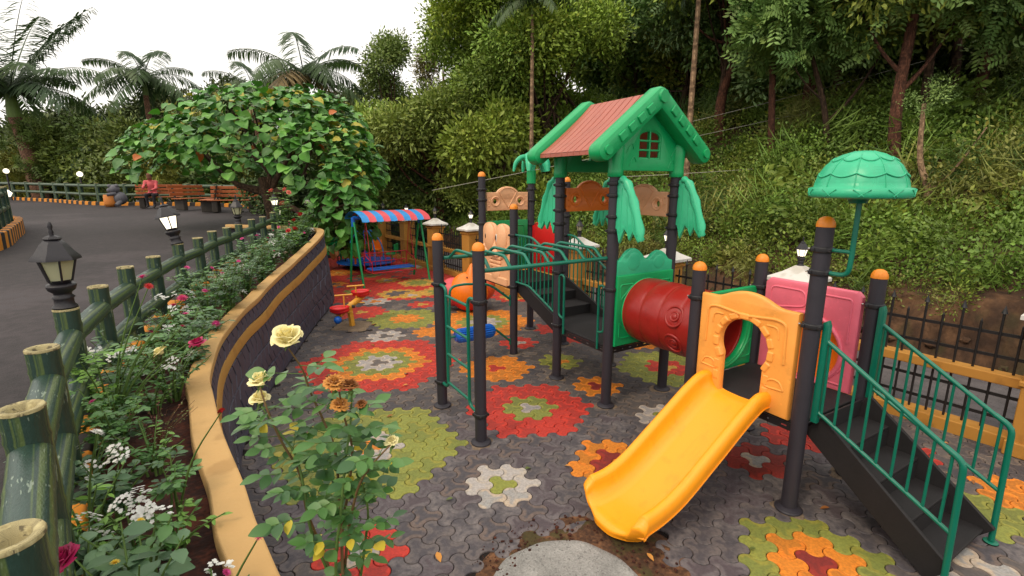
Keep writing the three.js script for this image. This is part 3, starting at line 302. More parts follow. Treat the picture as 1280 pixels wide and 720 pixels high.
// decks with slotted steel edges
function deck(u0, u1, y) { const um = (u0 + u1) / 2, d = part(numbered('deck'), [rbox(u1 - u0 - 0.02, 0.03, W - 0.02, um, y - 0.015, -W / 2, 0.008, 1)], M.deck, PS);
  const strip = L => { const holes = []; for (let i = 0; i < 7; i++) { const x = -L / 2 + (i + 0.5) * L / 7; const w = i % 2 ? 0.008 : 0.022; const p = new THREE.Path(); p.moveTo(x - w, -0.006); p.lineTo(x - w, 0.006); p.lineTo(x + w, 0.006); p.lineTo(x + w, -0.006); p.closePath(); holes.push(p); } return extr([[-L / 2, -0.03], [L / 2, -0.03], [L / 2, 0.03], [-L / 2, 0.03]], 0.006, 0, holes); };
  for (const v of [0.002, W - 0.002]) part('deck_edge', [onV(strip(u1 - u0 - 0.1), 0).translate(um, y - 0.055, -v)], M.clamp, d);
  for (const u of [u0 + 0.002, u1 - 0.002]) part('deck_edge', [onU(strip(W - 0.1), 0).translate(u, y - 0.055, -W / 2)], M.clamp, d); return d; }
deck(UE, UC, 1.05); deck(UG, 0, 0.7); deck(UK, UL, 0.72);
// stairs between the two decks
function flight(u0, y0, u1, y1, n, v0, v1) {
  const dir = Math.sign(u1 - u0), o = new THREE.Group(); o.name = numbered('stair_flight'); PS.add(o);
  for (const v of [v0, v1]) part('stringer', [beam(P3(u0, y0 - 0.02, v), P3(u1, y1 - 0.02, v), 0.03, 0.2)], M.stair, o);
  for (let i = 0; i < n; i++) { const t = (i + 0.5) / n, u = lerp(u0, u1, t), y = lerp(y0, y1, (i + 0.75) / (n)) - 0.02; const w = Math.abs(u1 - u0) / n; part('tread', [rbox(w * 1.05, 0.025, v1 - v0 - 0.03, u, y, -(v0 + v1) / 2, 0.006, 1)], M.stair, o); const hgt = Math.abs(y0 - y1) / n; part('riser', [box(0.012, hgt * 0.82, v1 - v0 - 0.034, u - dir * w * 0.5, y + hgt * 0.5, -(v0 + v1) / 2)], M.stair, o); }
  return o; }
flight(UC + 0.03, 1.06, UG - 0.02, 0.66, 3, 0.06, W - 0.06);
flight(UL + 0.05, 0.74, 3.03, 0.08, 4, 0.1, 0.82);
const pipe = (name, pts, r, rad = 0.06, m = M.teal, par = PS) => part(numbered(name), [sweep(roundPoly(pts, rad), r, 10)], m, par);
function railing(v, top, low, nb) { const o = new THREE.Group(); o.name = numbered('stair_railing'); PS.add(o);
  pipe('top_rail', top.map(p => P3(p[0], p[1], v)), 0.016, 0.07, M.teal, o); pipe('bottom_rail', low.map(p => P3(p[0], p[1], v)), 0.014, 0.07, M.teal, o);
  const u0 = low[0][0], u1 = low[low.length - 1][0]; for (let i = 0; i < nb; i++) { const u = lerp(u0, u1, (i + 0.6) / (nb + 0.2)); pipe('baluster', [P3(u, interp(low, u), v), P3(u, interp(top, u), v)], 0.0095, 0.05, M.teal, o); } return o; }
railing(0.0, [[UC + 0.05, 1.77], [-1.56, 1.77], [UG - 0.04, 1.53]], [[UC + 0.07, 1.1], [-1.62, 1.1], [UG - 0.06, 0.86]], 10);
railing(W, [[UC + 0.05, 1.72], [-1.8, 1.72], [UG - 0.04, 1.28]], [[UC + 0.07, 1.06], [-1.85, 1.04], [UG - 0.05, 0.6]], 10);
for (const v of [0.05, 0.87]) { railing(v, [[UL + 0.07, 1.4], [3.03, 0.88], [3.05, 0.86]], [[UL + 0.06, 0.86], [3.05, 0.4]], 9); pipe('newel', [P3(2.95, 0.93, v), P3(3.05, 0.875, v), P3(3.07, 0.02, v)], 0.019, 0.06); part(numbered('newel_foot'), [lathe([[0.0, 0.012], [0.04, 0.01], [0.045, 0], [0, 0]], 14).translate(3.07, 0.004, -v)], M.teal, PS); part(numbered('mounting_plate'), [extr([[UL + 0.055, 0.76], [UL + 0.1, 0.76], [UL + 0.1, 1.5], [UL + 0.085, 1.54], [UL + 0.055, 1.52]], 0.05, 0.008).translate(0, 0, -v)], M.teal, PS); }
// grab handles at the deck opening
for (const u of [-0.80, -0.16]) { const s = u < -0.5 ? -1 : 1; pipe('grab_handle', [P3(u, 0.64, -0.02), P3(u, 1.38, -0.02), P3(u + s * 0.1, 1.38, -0.02), P3(u + s * 0.1, 0.86, -0.02), P3(u + s * 0.01, 0.84, -0.02)], 0.0145, 0.05); }
// overhead ladder
for (const u of [UG + 0.02, -0.02]) pipe('ladder_rail', [P3(u, 1.7, -1.54), P3(u, 1.7, -0.05)], 0.021);
for (let k = 0; k < 7; k++) { const v = lerp(-1.47, -0.12, k / 6); pipe('overhead_rung', [P3(UG + 0.03, 1.705, v), P3(UG + 0.15, 1.795, v + 0.02), P3(-0.17, 1.795, v + 0.02), P3(-0.03, 1.705, v)], 0.017, 0.045); }
// climbing ladder between the outer posts
for (const u of [UG + 0.2, -0.23]) { const e = u < -0.5 ? UG + 0.05 : -0.05; pipe('ladder_stile', [P3(e, 1.42, -1.6), P3(u, 1.42, -1.6), P3(u, 0.3, -1.6), P3(e, 0.3, -1.6)], 0.0175, 0.09); }
for (const y of [0.36, 0.69, 1.0, 1.33]) pipe('ladder_rung', [P3(UG + 0.2, y, -1.6), P3(-0.23, y, -1.6)], 0.0145);
// blue roller with its frame and hand rail
{ const u = -2.03, y = 0.42; const prof = []; const g = []; const n = 20; const sec = i => 0.1 + (i % 2 ? 0.008 : -0.004);
  g.push(sheet((i, j) => { const k = Math.round(i * n * 2), a = k / (n * 2) * 6.2832, e = Math.min(1, Math.min(j, 1 - j) / 0.04), r = (0.088 + (k % 2 ? 0.014 : 0) * sm(0.02, 0.1, Math.min(j, 1 - j))) * (0.72 + 0.28 * Math.sqrt(e)); return P3(u + r * Math.cos(a), y + r * Math.sin(a), lerp(-0.93, -0.34, j)); }, n * 2, 30));
  for (const v of [-0.93, -0.34]) g.push(cyl(0.066, 0.066, 0.01, 0, 0, 0, 20).rotateX(Math.PI / 2).translate(u, y, -v)); part('roller', [toCreasedNormals(join(g), 0.5)], M.blue, PS);
  pipe('roller_frame', [P3(u, 0.02, -1.02), P3(u, 0.42, -1.02), P3(u, 1.12, -1.0), P3(u, 1.14, -0.8), P3(u, 1.1, -0.4), P3(u, 0.84, -0.06)], 0.0175, 0.12); pipe('roller_axle', [P3(u, y, -1.02), P3(u, y, -0.3), P3(u, 0.2, -0.05)], 0.016, 0.04); part('roller_bracket', [rbox(0.03, 0.16, 0.016, u, 0.82, 0.062, 0.004, 1), rbox(0.03, 0.1, 0.016, u, 0.2, 0.062, 0.004, 1)], M.teal, PS); }
// head boards with round holes
function headboard(name, len, y0, m) { const s = new THREE.Shape(), h = len / 2; s.moveTo(-h, y0); s.lineTo(h, y0); s.lineTo(h, y0 + 0.285); s.lineTo(h * 0.52, y0 + 0.285); s.quadraticCurveTo(h * 0.36, y0 + 0.37, 0, y0 + 0.375); s.quadraticCurveTo(-h * 0.36, y0 + 0.37, -h * 0.52, y0 + 0.285); s.lineTo(-h, y0 + 0.285); s.closePath(); const holes = [-1, 1].map(k => circlePath(k * h * 0.6, y0 + 0.145, 0.038, 20)); const g = [extr(s, 0.05, 0.012, holes)];
  for (const f of [-1, 1]) { for (const k of [-1, 1]) { g.push(new THREE.TorusGeometry(0.07, 0.014, 8, 26).translate(k * h * 0.6, y0 + 0.145, f * 0.024)); for (let q = 0; q < 3; q++) g.push(sph(0.012, k * h * 0.9, y0 + 0.07 + q * 0.075, f * 0.024, 8, 6)); } g.push(sweep(roundPoly([V(-h * 0.42, y0 + 0.285, f * 0.024), V(0, y0 + 0.04, f * 0.024), V(h * 0.42, y0 + 0.285, f * 0.024)], 0.02), 0.01, 6), sweep(curve([V(-h * 0.42, y0 + 0.285, f * 0.024), V(-h * 0.2, y0 + 0.34, f * 0.024), V(h * 0.2, y0 + 0.34, f * 0.024), V(h * 0.42, y0 + 0.285, f * 0.024)], 12), 0.009, 6)); } return g; }
const W2 = W - 0.15;
tag(part(numbered('headboard'), [onU(join(headboard('', W2, 2.05, 0)), 0).translate(UE, 0, -W / 2)], M.tan, PS), 'tan head board with two round holes');
tag(part(numbered('headboard'), [onU(join(headboard('', W2, 2.14, 0)), 0).translate(UG, 0, -W / 2)], M.orange, PS), 'deep orange head board under the roof');
tag(part(numbered('headboard'), [join(headboard('', 0.8, 2.1, 0)).translate(UG / 2, 0, -W)], M.tan, PS), 'tan head board at the back under the roof');
// tan panel moulded with two eggs, a cone and steps
{ const s = new THREE.Shape(); const u0 = UE + 0.06, u1 = UC - 0.075, um = (u0 + u1) / 2; s.moveTo(u0, 1.0); s.lineTo(u1, 1.0); s.lineTo(u1, 1.76); s.quadraticCurveTo(u1 - 0.02, 1.9, um + 0.19, 1.9); s.quadraticCurveTo(um + 0.03, 1.9, um, 1.8); s.quadraticCurveTo(um - 0.03, 1.9, um - 0.19, 1.9); s.quadraticCurveTo(u0 + 0.02, 1.9, u0, 1.76); s.closePath(); const g = [extr(s, 0.05, 0.014)]; const z = 0.022;
  for (const k of [-1, 1]) g.push(sph(1, 0, 0, 0, 18, 14).scale(0.16, 0.22, 0.06).translate(um + k * 0.18, 1.67, z)); g.push(new THREE.ConeGeometry(0.14, 0.22, 16).scale(1, 1, 0.45).translate(um, 1.53, z + 0.02)); for (let q = 0; q < 3; q++) g.push(rbox(0.34, 0.05, 0.06, um, 1.38 - q * 0.06, z, 0.02)); for (const k of [-1, 1]) { g.push(rod(V(um + k * 0.17, 1.4, z), V(um + k * 0.33, 1.5, z), 0.035, 0.045, 10), sph(0.05, um + k * 0.33, 1.52, z)); } g.push(sph(1, 0, 0, 0, 16, 10).scale(0.13, 0.12, 0.04).translate(um, 1.14, z), rbox(0.7, 0.12, 0.05, um, 1.05, z, 0.02));
  const pn = part('climbing_panel', g, M.tan, PS); for (const k of [-1, 1]) { part('painted_mark', [sph(1, 0, 0, 0, 10, 8).scale(0.018, 0.04, 0.01).translate(um + k * 0.16 - 0.06, 1.69, 0.076)], mat('#141214', { r: 0.4 }), pn); part('painted_mark', [sph(1, 0, 0, 0, 10, 8).scale(0.03, 0.058, 0.008).translate(um + k * 0.16 - 0.052, 1.69, 0.072)], M.white, pn); } }
// plain moulded panels on the high deck
function framed(w, h, m, name, top) { const g = [extr(top || [[-w / 2, 0], [w / 2, 0], [w / 2, h], [-w / 2, h]], 0.05, 0.012)]; for (const f of [-1, 1]) g.push(sweep(roundPoly([V(-w * 0.4, h * 0.08, f * 0.024), V(w * 0.4, h * 0.08, f * 0.024), V(w * 0.4, h * 0.9, f * 0.024), V(-w * 0.4, h * 0.9, f * 0.024), V(-w * 0.4, h * 0.08, f * 0.024)], 0.05), 0.009, 6), sweep([V(-w * 0.3, h * 0.15, f * 0.024), V(w * 0.3, h * 0.6, f * 0.024)], 0.009, 6)); return join(g); }
part('end_panel', [onU(framed(W2, 0.82, 0, ''), 0).translate(UE, 1.07, -W / 2)], M.greenDeep, PS);
part('back_panel', [framed(0.8, 0.86, 0, '', [[-0.4, 0], [0.4, 0], [0.4, 0.7], [0.22, 0.74], [0.0, 0.96], [-0.22, 0.78], [-0.4, 0.72]]).translate((UE + UC) / 2, 1.07, -W)], M.redBright, PS);
// tunnel with its two portals
function portal(u, inner, cloud) { const h = W / 2; const g = [extr([[-0.43, 0], [0.43, 0], [0.43, 0.79], [-0.43, 0.79]], 0.06, 0.014, [circlePath(0, 0.38, 0.31, 36)])]; for (const f of [-1, 1]) { g.push(new THREE.TorusGeometry(0.345, 0.014, 8, 40).translate(0, 0.38, f * 0.03)); for (const k of [-1, 1]) for (const y of [0.09, 0.69]) { const d = y < 0.4 ? 1 : -1; g.push(sweep(roundPoly([V(k * 0.38, y + d * 0.17, f * 0.03), V(k * 0.38, y, f * 0.03), V(k * 0.19, y, f * 0.03), V(k * 0.38, y + d * 0.17, f * 0.03)], 0.03), 0.008, 6)); } } const p = part(numbered('tunnel_portal'), [onU(join(g), 0).translate(u, 0.72, -h)], M.green, PS);
  if (cloud) { const s = new THREE.Shape(); s.moveTo(-0.42, 0.78); s.lineTo(0.42, 0.78); s.lineTo(0.42, 0.9); s.quadraticCurveTo(0.36, 0.91, 0.33, 0.95); s.quadraticCurveTo(0.2, 1.1, 0.06, 0.96); s.quadraticCurveTo(0.0, 0.92, -0.04, 0.98); s.quadraticCurveTo(-0.19, 1.16, -0.34, 1.0); s.quadraticCurveTo(-0.37, 0.96, -0.42, 0.95); s.closePath(); const cg = [extr(s, 0.055, 0.015)]; for (const f of [-1, 1]) cg.push(sph(1, 0, 0, 0, 20, 12).scale(0.1, 0.1, 0.012).translate(-0.19, 0.93, f * 0.026), sph(1, 0, 0, 0, 20, 12).scale(0.09, 0.08, 0.012).translate(0.2, 0.9, f * 0.026)); part('cloud_top', [onU(join(cg), 0).translate(u - 0.015, 0.72, -h)], M.greenPale, p); } return p; }
portal(0.05, true, true); portal(UK - 0.02, true, false);
{ const pts = []; const x0 = 0.085, x1 = UK - 0.055; for (let i = 0; i <= 60; i++) { const t = i / 60, x = lerp(x0, x1, t); let r = 0.335; const seg = (t * 4) % 1; r = 0.345 + 0.016 * Math.pow(Math.sin(seg * Math.PI), 0.5) * (t > 0.04 && t < 0.96 ? 1 : 0.2); if (t < 0.03 || t > 0.97) r = 0.352; pts.push([r, x]); } const inn = pts.slice().reverse().map(p => [0.315, p[1]]); const g = lathe([...pts, ...inn, pts[0]], 44).rotateZ(-Math.PI / 2).translate(0, 1.1, -W / 2); const tn = part('crawl_tunnel', [g], M.tunnel, PS);
  for (const [ang, u] of [[0.35, 0.78], [-0.45, 0.78], [0.35 + Math.PI, 0.4], [-0.45 + Math.PI, 0.4]]) { const c = V(u, 1.1 + 0.35 * Math.sin(ang), -W / 2 + 0.35 * Math.cos(ang)); const n = V(0, Math.sin(ang), Math.cos(ang)); const q = new THREE.Quaternion().setFromUnitVectors(V(0, 0, 1), n); const rg = join([new THREE.TorusGeometry(0.1, 0.013, 8, 26), new THREE.TorusGeometry(0.045, 0.012, 8, 20), sph(0.03, 0, 0, 0).scale(1, 1, 0.5)]).applyQuaternion(q).translate(c.x, c.y, c.z); part('moulded_ring', [rg], M.tunnel, tn); }
  const bl = []; for (let k = 0; k < 12; k++) { const a = k / 12 * 6.2832; bl.push(sph(0.009, 0.092, 1.1 + 0.325 * Math.sin(a), -W / 2 + 0.325 * Math.cos(a), 6, 5)); } part('bolts', bl, M.steel, tn); }
// slide panel with arched opening and slide bed
{ const u0 = UK + 0.07, u1 = UL - 0.08, um = (u0 + u1) / 2; const cy = 1.2, r = 0.212; const s = new THREE.Shape(); s.moveTo(u0, 0.72); s.lineTo(um - 0.178, 0.72); s.lineTo(um - 0.18, 0.98); for (let i = 0; i <= 24; i++) { const a = Math.PI + 0.55 - i / 24 * (Math.PI + 1.1); s.lineTo(um + r * Math.cos(a), cy + r * Math.sin(a)); } s.lineTo(um + 0.18, 0.98); s.lineTo(um + 0.178, 0.72); s.lineTo(u1, 0.72); s.lineTo(u1, 1.56); s.lineTo(u1 - 0.13, 1.56); s.bezierCurveTo(u1 - 0.22, 1.57, um + 0.15, 1.64, um, 1.64); s.bezierCurveTo(um - 0.15, 1.64, u0 + 0.22, 1.57, u0 + 0.13, 1.56); s.lineTo(u0, 1.56); s.closePath(); const pn = part('slide_panel', [onV(extr(s, 0.07, 0.018), 0)], M.slidePanel, PS);
  for (let k = 0; k < 11; k++) { const a = -0.5 + k / 10 * (Math.PI + 1.0); const g = rbox(0.055, 0.086, 0.05, 0, 0, 0, 0.016, 3).rotateZ(a).translate(um + 0.243 * Math.cos(a), cy + 0.243 * Math.sin(a), 0.02 + 0.004 * (k % 2)); part('arch_stone', [g], M.slidePanel, pn); }
  for (const k of [-1, 1]) { for (const y of [0.88, 0.98]) part('arch_stone', [rbox(0.055, 0.085, 0.04, um + k * 0.222, y, 0.022, 0.014)], M.slidePanel, pn); part('moulding', [sweep(roundPoly([V(um + k * 0.35, 1.15, 0.034), V(um + k * 0.34, 1.46, 0.034), V(um + k * 0.26, 1.48, 0.034), V(um, 1.45, 0.034)], 0.05), 0.014, 6), sweep(roundPoly([V(um + k * 0.29, 1.33, 0.034), V(um + k * 0.28, 1.42, 0.034), V(um + k * 0.19, 1.42, 0.034)], 0.04), 0.009, 6), sweep(curve([V(um + k * 0.37, 0.94, 0.034), V(um + k * 0.33, 1.0, 0.034), V(um + k * 0.26, 1.0, 0.034), V(um + k * 0.22, 0.94, 0.034), V(um + k * 0.37, 0.94, 0.034)], 14), 0.009, 6)], M.slidePanel, pn); }
  // bed: trough swept along the chute
  const NP = 110, PB = 480, us = um - 0.02, ease = i => 1 - Math.pow(1 - i, 1.7), path = curve([V(0.03, 0.74, 0), V(-0.08, 0.735, 0), V(-0.2, 0.68, 0), V(-0.6, 0.42, 0), V(-0.95, 0.205, 0), V(-1.15, 0.135, 0), V(-1.32, 0.115, 0), V(-1.41, 0.108, 0), V(-1.445, 0.085, 0), V(-1.45, 0.045, 0)], PB), hw = 0.245;
  const prof = t => { const sh = 0.17 * (1 - 0.88 * sm(0.64, 0.96, t)) * lerp(0.75, 1, sm(0, 0.14, t)); const p = [[-hw - 0.052, sh * 0.25], [-hw - 0.066, sh * 0.6], [-hw - 0.058, sh * 0.9], [-hw - 0.03, sh * 1.03], [-hw + 0.004, sh * 0.95]]; for (let i = 0; i <= 7; i++) { const a = i / 7 * Math.PI / 2; p.push([-hw + 0.016 + 0.11 * (1 - Math.cos(a)), sh * 0.82 * (1 - Math.sin(a))]); } p.push([-hw * 0.3, -0.003], [0, -0.006]); const up = p.concat(p.slice(0, -1).reverse().map(e => [-e[0], e[1]])); const un = up.map(e => [e[0] * 0.99, Math.min(e[1] - 0.022, sh * 0.22)]).reverse(); return up.concat(un, [up[0]]); };
  const n0 = prof(0).length, nu = (n0 - 1) / 2; const pt = (i, e) => { const k = Math.min(PB, Math.round(i * PB)), c = path[k], nx = path[Math.min(PB, k + 3)], pv = path[Math.max(0, k - 3)]; const tx = nx.x - pv.x, ty = nx.y - pv.y, l = Math.hypot(tx, ty), q = Math.min(1, Math.abs(e[0]) / (hw + 0.066)), z = sm(0.6, 0.97, i), lag = 0.17 * z * Math.pow(q, 2.4); return P3(us + e[0] * (1 + 0.05 * sm(0.5, 0.8, i) - 0.3 * Math.pow(sm(0.72, 1, i), 1.5)), c.y + e[1] * (-tx / l), c.x + e[1] * ty / l + lag); };
  part('slide_bed', [sheet((i, j) => pt(ease(i), prof(ease(i))[Math.round(j * (n0 - 1))]), NP, n0 - 1), sheet((i, j) => { const k = Math.round(i * (nu - 1)), P = prof(1); return pt(1, j < 0.5 ? P[k] : P[2 * nu - 1 - k]); }, nu - 1, 1)], M.slide, PS); }
// red panel with round recess
{ const u0 = UK + 0.08, u1 = UL - 0.08, um = (u0 + u1) / 2; const pn = part('round_window_panel', [onV(extr([[u0, 0.72], [u1, 0.72], [u1, 1.57], [u1 - 0.04, 1.61], [u0 + 0.04, 1.61], [u0, 1.57]], 0.07, 0.02, [circlePath(um, 1.03, 0.29, 36)]), W), new THREE.TorusGeometry(0.32, 0.018, 8, 40).translate(um, 1.03, -W + 0.036), sweep(roundPoly([V(u0 + 0.06, 1.34, -W + 0.034), V(u0 + 0.06, 1.54, -W + 0.034), V(um - 0.04, 1.54, -W + 0.034), V(um - 0.02, 1.4, -W + 0.034), V(um - 0.12, 1.38, -W + 0.034), V(u0 + 0.06, 1.34, -W + 0.034)], 0.06), 0.01, 6), sweep(roundPoly([V(um + 0.06, 1.54, -W + 0.034), V(u1 - 0.07, 1.54, -W + 0.034), V(u1 - 0.07, 1.16, -W + 0.034)], 0.03), 0.01, 6), sweep(roundPoly([V(u1 - 0.2, 0.78, -W + 0.034), V(u1 - 0.07, 0.78, -W + 0.034), V(u1 - 0.07, 0.94, -W + 0.034), V(u1 - 0.2, 0.78, -W + 0.034)], 0.02), 0.01, 6)], M.red, PS); part('bubble_window', [new THREE.SphereGeometry(0.31, 32, 10, 0, 6.2832, 0, 0.9).rotateX(-Math.PI / 2).scale(1.18, 1.18, 0.55).translate(um, 1.03, -W + 0.08)], M.ballOrange, pn); }
// umbrella on the tall post
{ const u = 2.31; pipe('umbrella_arm', [P3(UL + 0.06, 2.04, 0), P3(u, 2.04, 0)], 0.014); pipe('umbrella_pole', [P3(UL + 0.06, 1.88, 0), P3(u - 0.005, 1.88, 0), P3(u, 2.0, 0), P3(u, 2.41, 0)], 0.0165, 0.08); const d = part('umbrella_dome', [lathe([[0.0, 0.0], [0.06, 0.0], [0.07, 0.01], [0.265, 0.012], [0.285, 0.02], [0.289, 0.045], [0.285, 0.075], [0.258, 0.08], [0.253, 0.11], [0.235, 0.165], [0.205, 0.215], [0.16, 0.258], [0.1, 0.29], [0.04, 0.305], [0, 0.308]], 48).translate(u - 0.01, 2.385, 0)], M.greenPale, PS);
  const c = V(u - 0.01, 2.385, 0), R3 = y => interp([[0.08, 0.258], [0.11, 0.253], [0.165, 0.235], [0.215, 0.205], [0.258, 0.16], [0.29, 0.1], [0.305, 0.04]], y); const rid = []; for (let k = 0; k < 10; k++) { const a = k / 10 * 6.2832; const L = []; for (let q = 0; q <= 10; q++) { const y = lerp(0.08, 0.303, q / 10), r = R3(y) + 0.001; L.push(V(c.x + r * Math.cos(a), c.y + y, c.z + r * Math.sin(a))); } rid.push(sweep(L, 0.0035, 5)); } for (const y0 of [0.165, 0.262]) { const L = []; for (let q = 0; q <= 80; q++) { const a = q / 80 * 6.2832, y = y0 - 0.022 * Math.abs(Math.sin(a * 5)), r = R3(y) + 0.003; L.push(V(c.x + r * Math.cos(a), c.y + y, c.z + r * Math.sin(a))); } rid.push(sweep(L, 0.0055, 5)); } for (let k = 0; k < 20; k++) { const a = k / 20 * 6.2832, b = a + 0.2 * (k % 2 ? 1 : -1); rid.push(rod(V(c.x + 0.289 * Math.cos(a), c.y + 0.068, c.z + 0.289 * Math.sin(a)), V(c.x + 0.289 * Math.cos(b), c.y + 0.026, c.z + 0.289 * Math.sin(b)), 0.0035, 0.0035, 5)); } part('shell_ridges', rid, M.greenPale, d); part('mount', [cyl(0.06, 0.05, 0.025, u - 0.01, 2.375, 0)], M.teal, d); }
// leaf shaped wings on the roof posts
function leafWing(u, v, sgn, y) { const s = new THREE.Shape(); const pts = [[0.06, 0.49], [0.14, 0.53], [0.25, 0.4], [0.36, 0.12], [0.43, -0.06], [0.38, -0.12], [0.33, -0.06], [0.305, -0.01], [0.255, -0.11], [0.215, -0.03], [0.18, 0.0], [0.11, -0.15], [0.075, -0.03], [0.05, 0.05], [0.055, 0.3]]; pts.forEach((p, i) => i ? s.lineTo(p[0] * sgn, p[1]) : s.moveTo(p[0] * sgn, p[1])); s.closePath(); const g = [extr(s, 0.035, 0.009)]; const sp = curve([V(0.1 * sgn, 0.51, 0), V(0.18 * sgn, 0.46, 0), V(0.29 * sgn, 0.26, 0), V(0.395 * sgn, -0.03, 0), V(0.4 * sgn, -0.1, 0)], 24); g.push(sweep(sp, t => 0.042 * (0.75 + 0.3 * Math.sin(t * Math.PI)) + 0.009 * Math.max(-0.4, Math.sin(t * 29)), 12)); for (const f of [-1, 1]) for (const a of [[0.2, 0.33, 0.24, -0.06], [0.13, 0.42, 0.125, -0.08], [0.27, 0.2, 0.32, -0.04]]) g.push(rod(V(a[0] * sgn, a[1], f * 0.017), V(a[2] * sgn, a[3], f * 0.017), 0.006, 0.006, 5)); g.push(rbox(0.07, 0.05, 0.03, 0.065 * sgn, 0.44, 0, 0.005, 1), rbox(0.07, 0.05, 0.03, 0.065 * sgn, 0.02, 0, 0.005, 1)); part(numbered('leaf_wing'), [join(g).translate(u, y, -v)], M.leafGreen, PS); }
leafWing(0, 0, 1, 2.02); leafWing(0, W, 1, 2.02); leafWing(UG, 0, -1, 2.02); leafWing(UG, W, -1, 2.02);
// palm topper
{ part('palm_sleeve', [cyl(0.075, 0.075, 0.2, UE, 2.57, -W, 18)], M.green, PS); for (let k = 0; k < 5; k++) { const a = k / 5 * 6.28 + 0.7; const c = (r, y) => V(UE + r * Math.cos(a), y, -W + r * Math.sin(a)); const pts = curve([c(0.02, 2.66), c(0.04, 2.8), c(0.14, 2.88), c(0.25, 2.8), c(0.29, 2.66)], 16); part('palm_frond', [sweep(pts, t => 0.03 + 0.06 * Math.sin(Math.PI * (0.1 + 0.85 * t)), 10, true, 0.45)], M.leafGreen, PS); } }
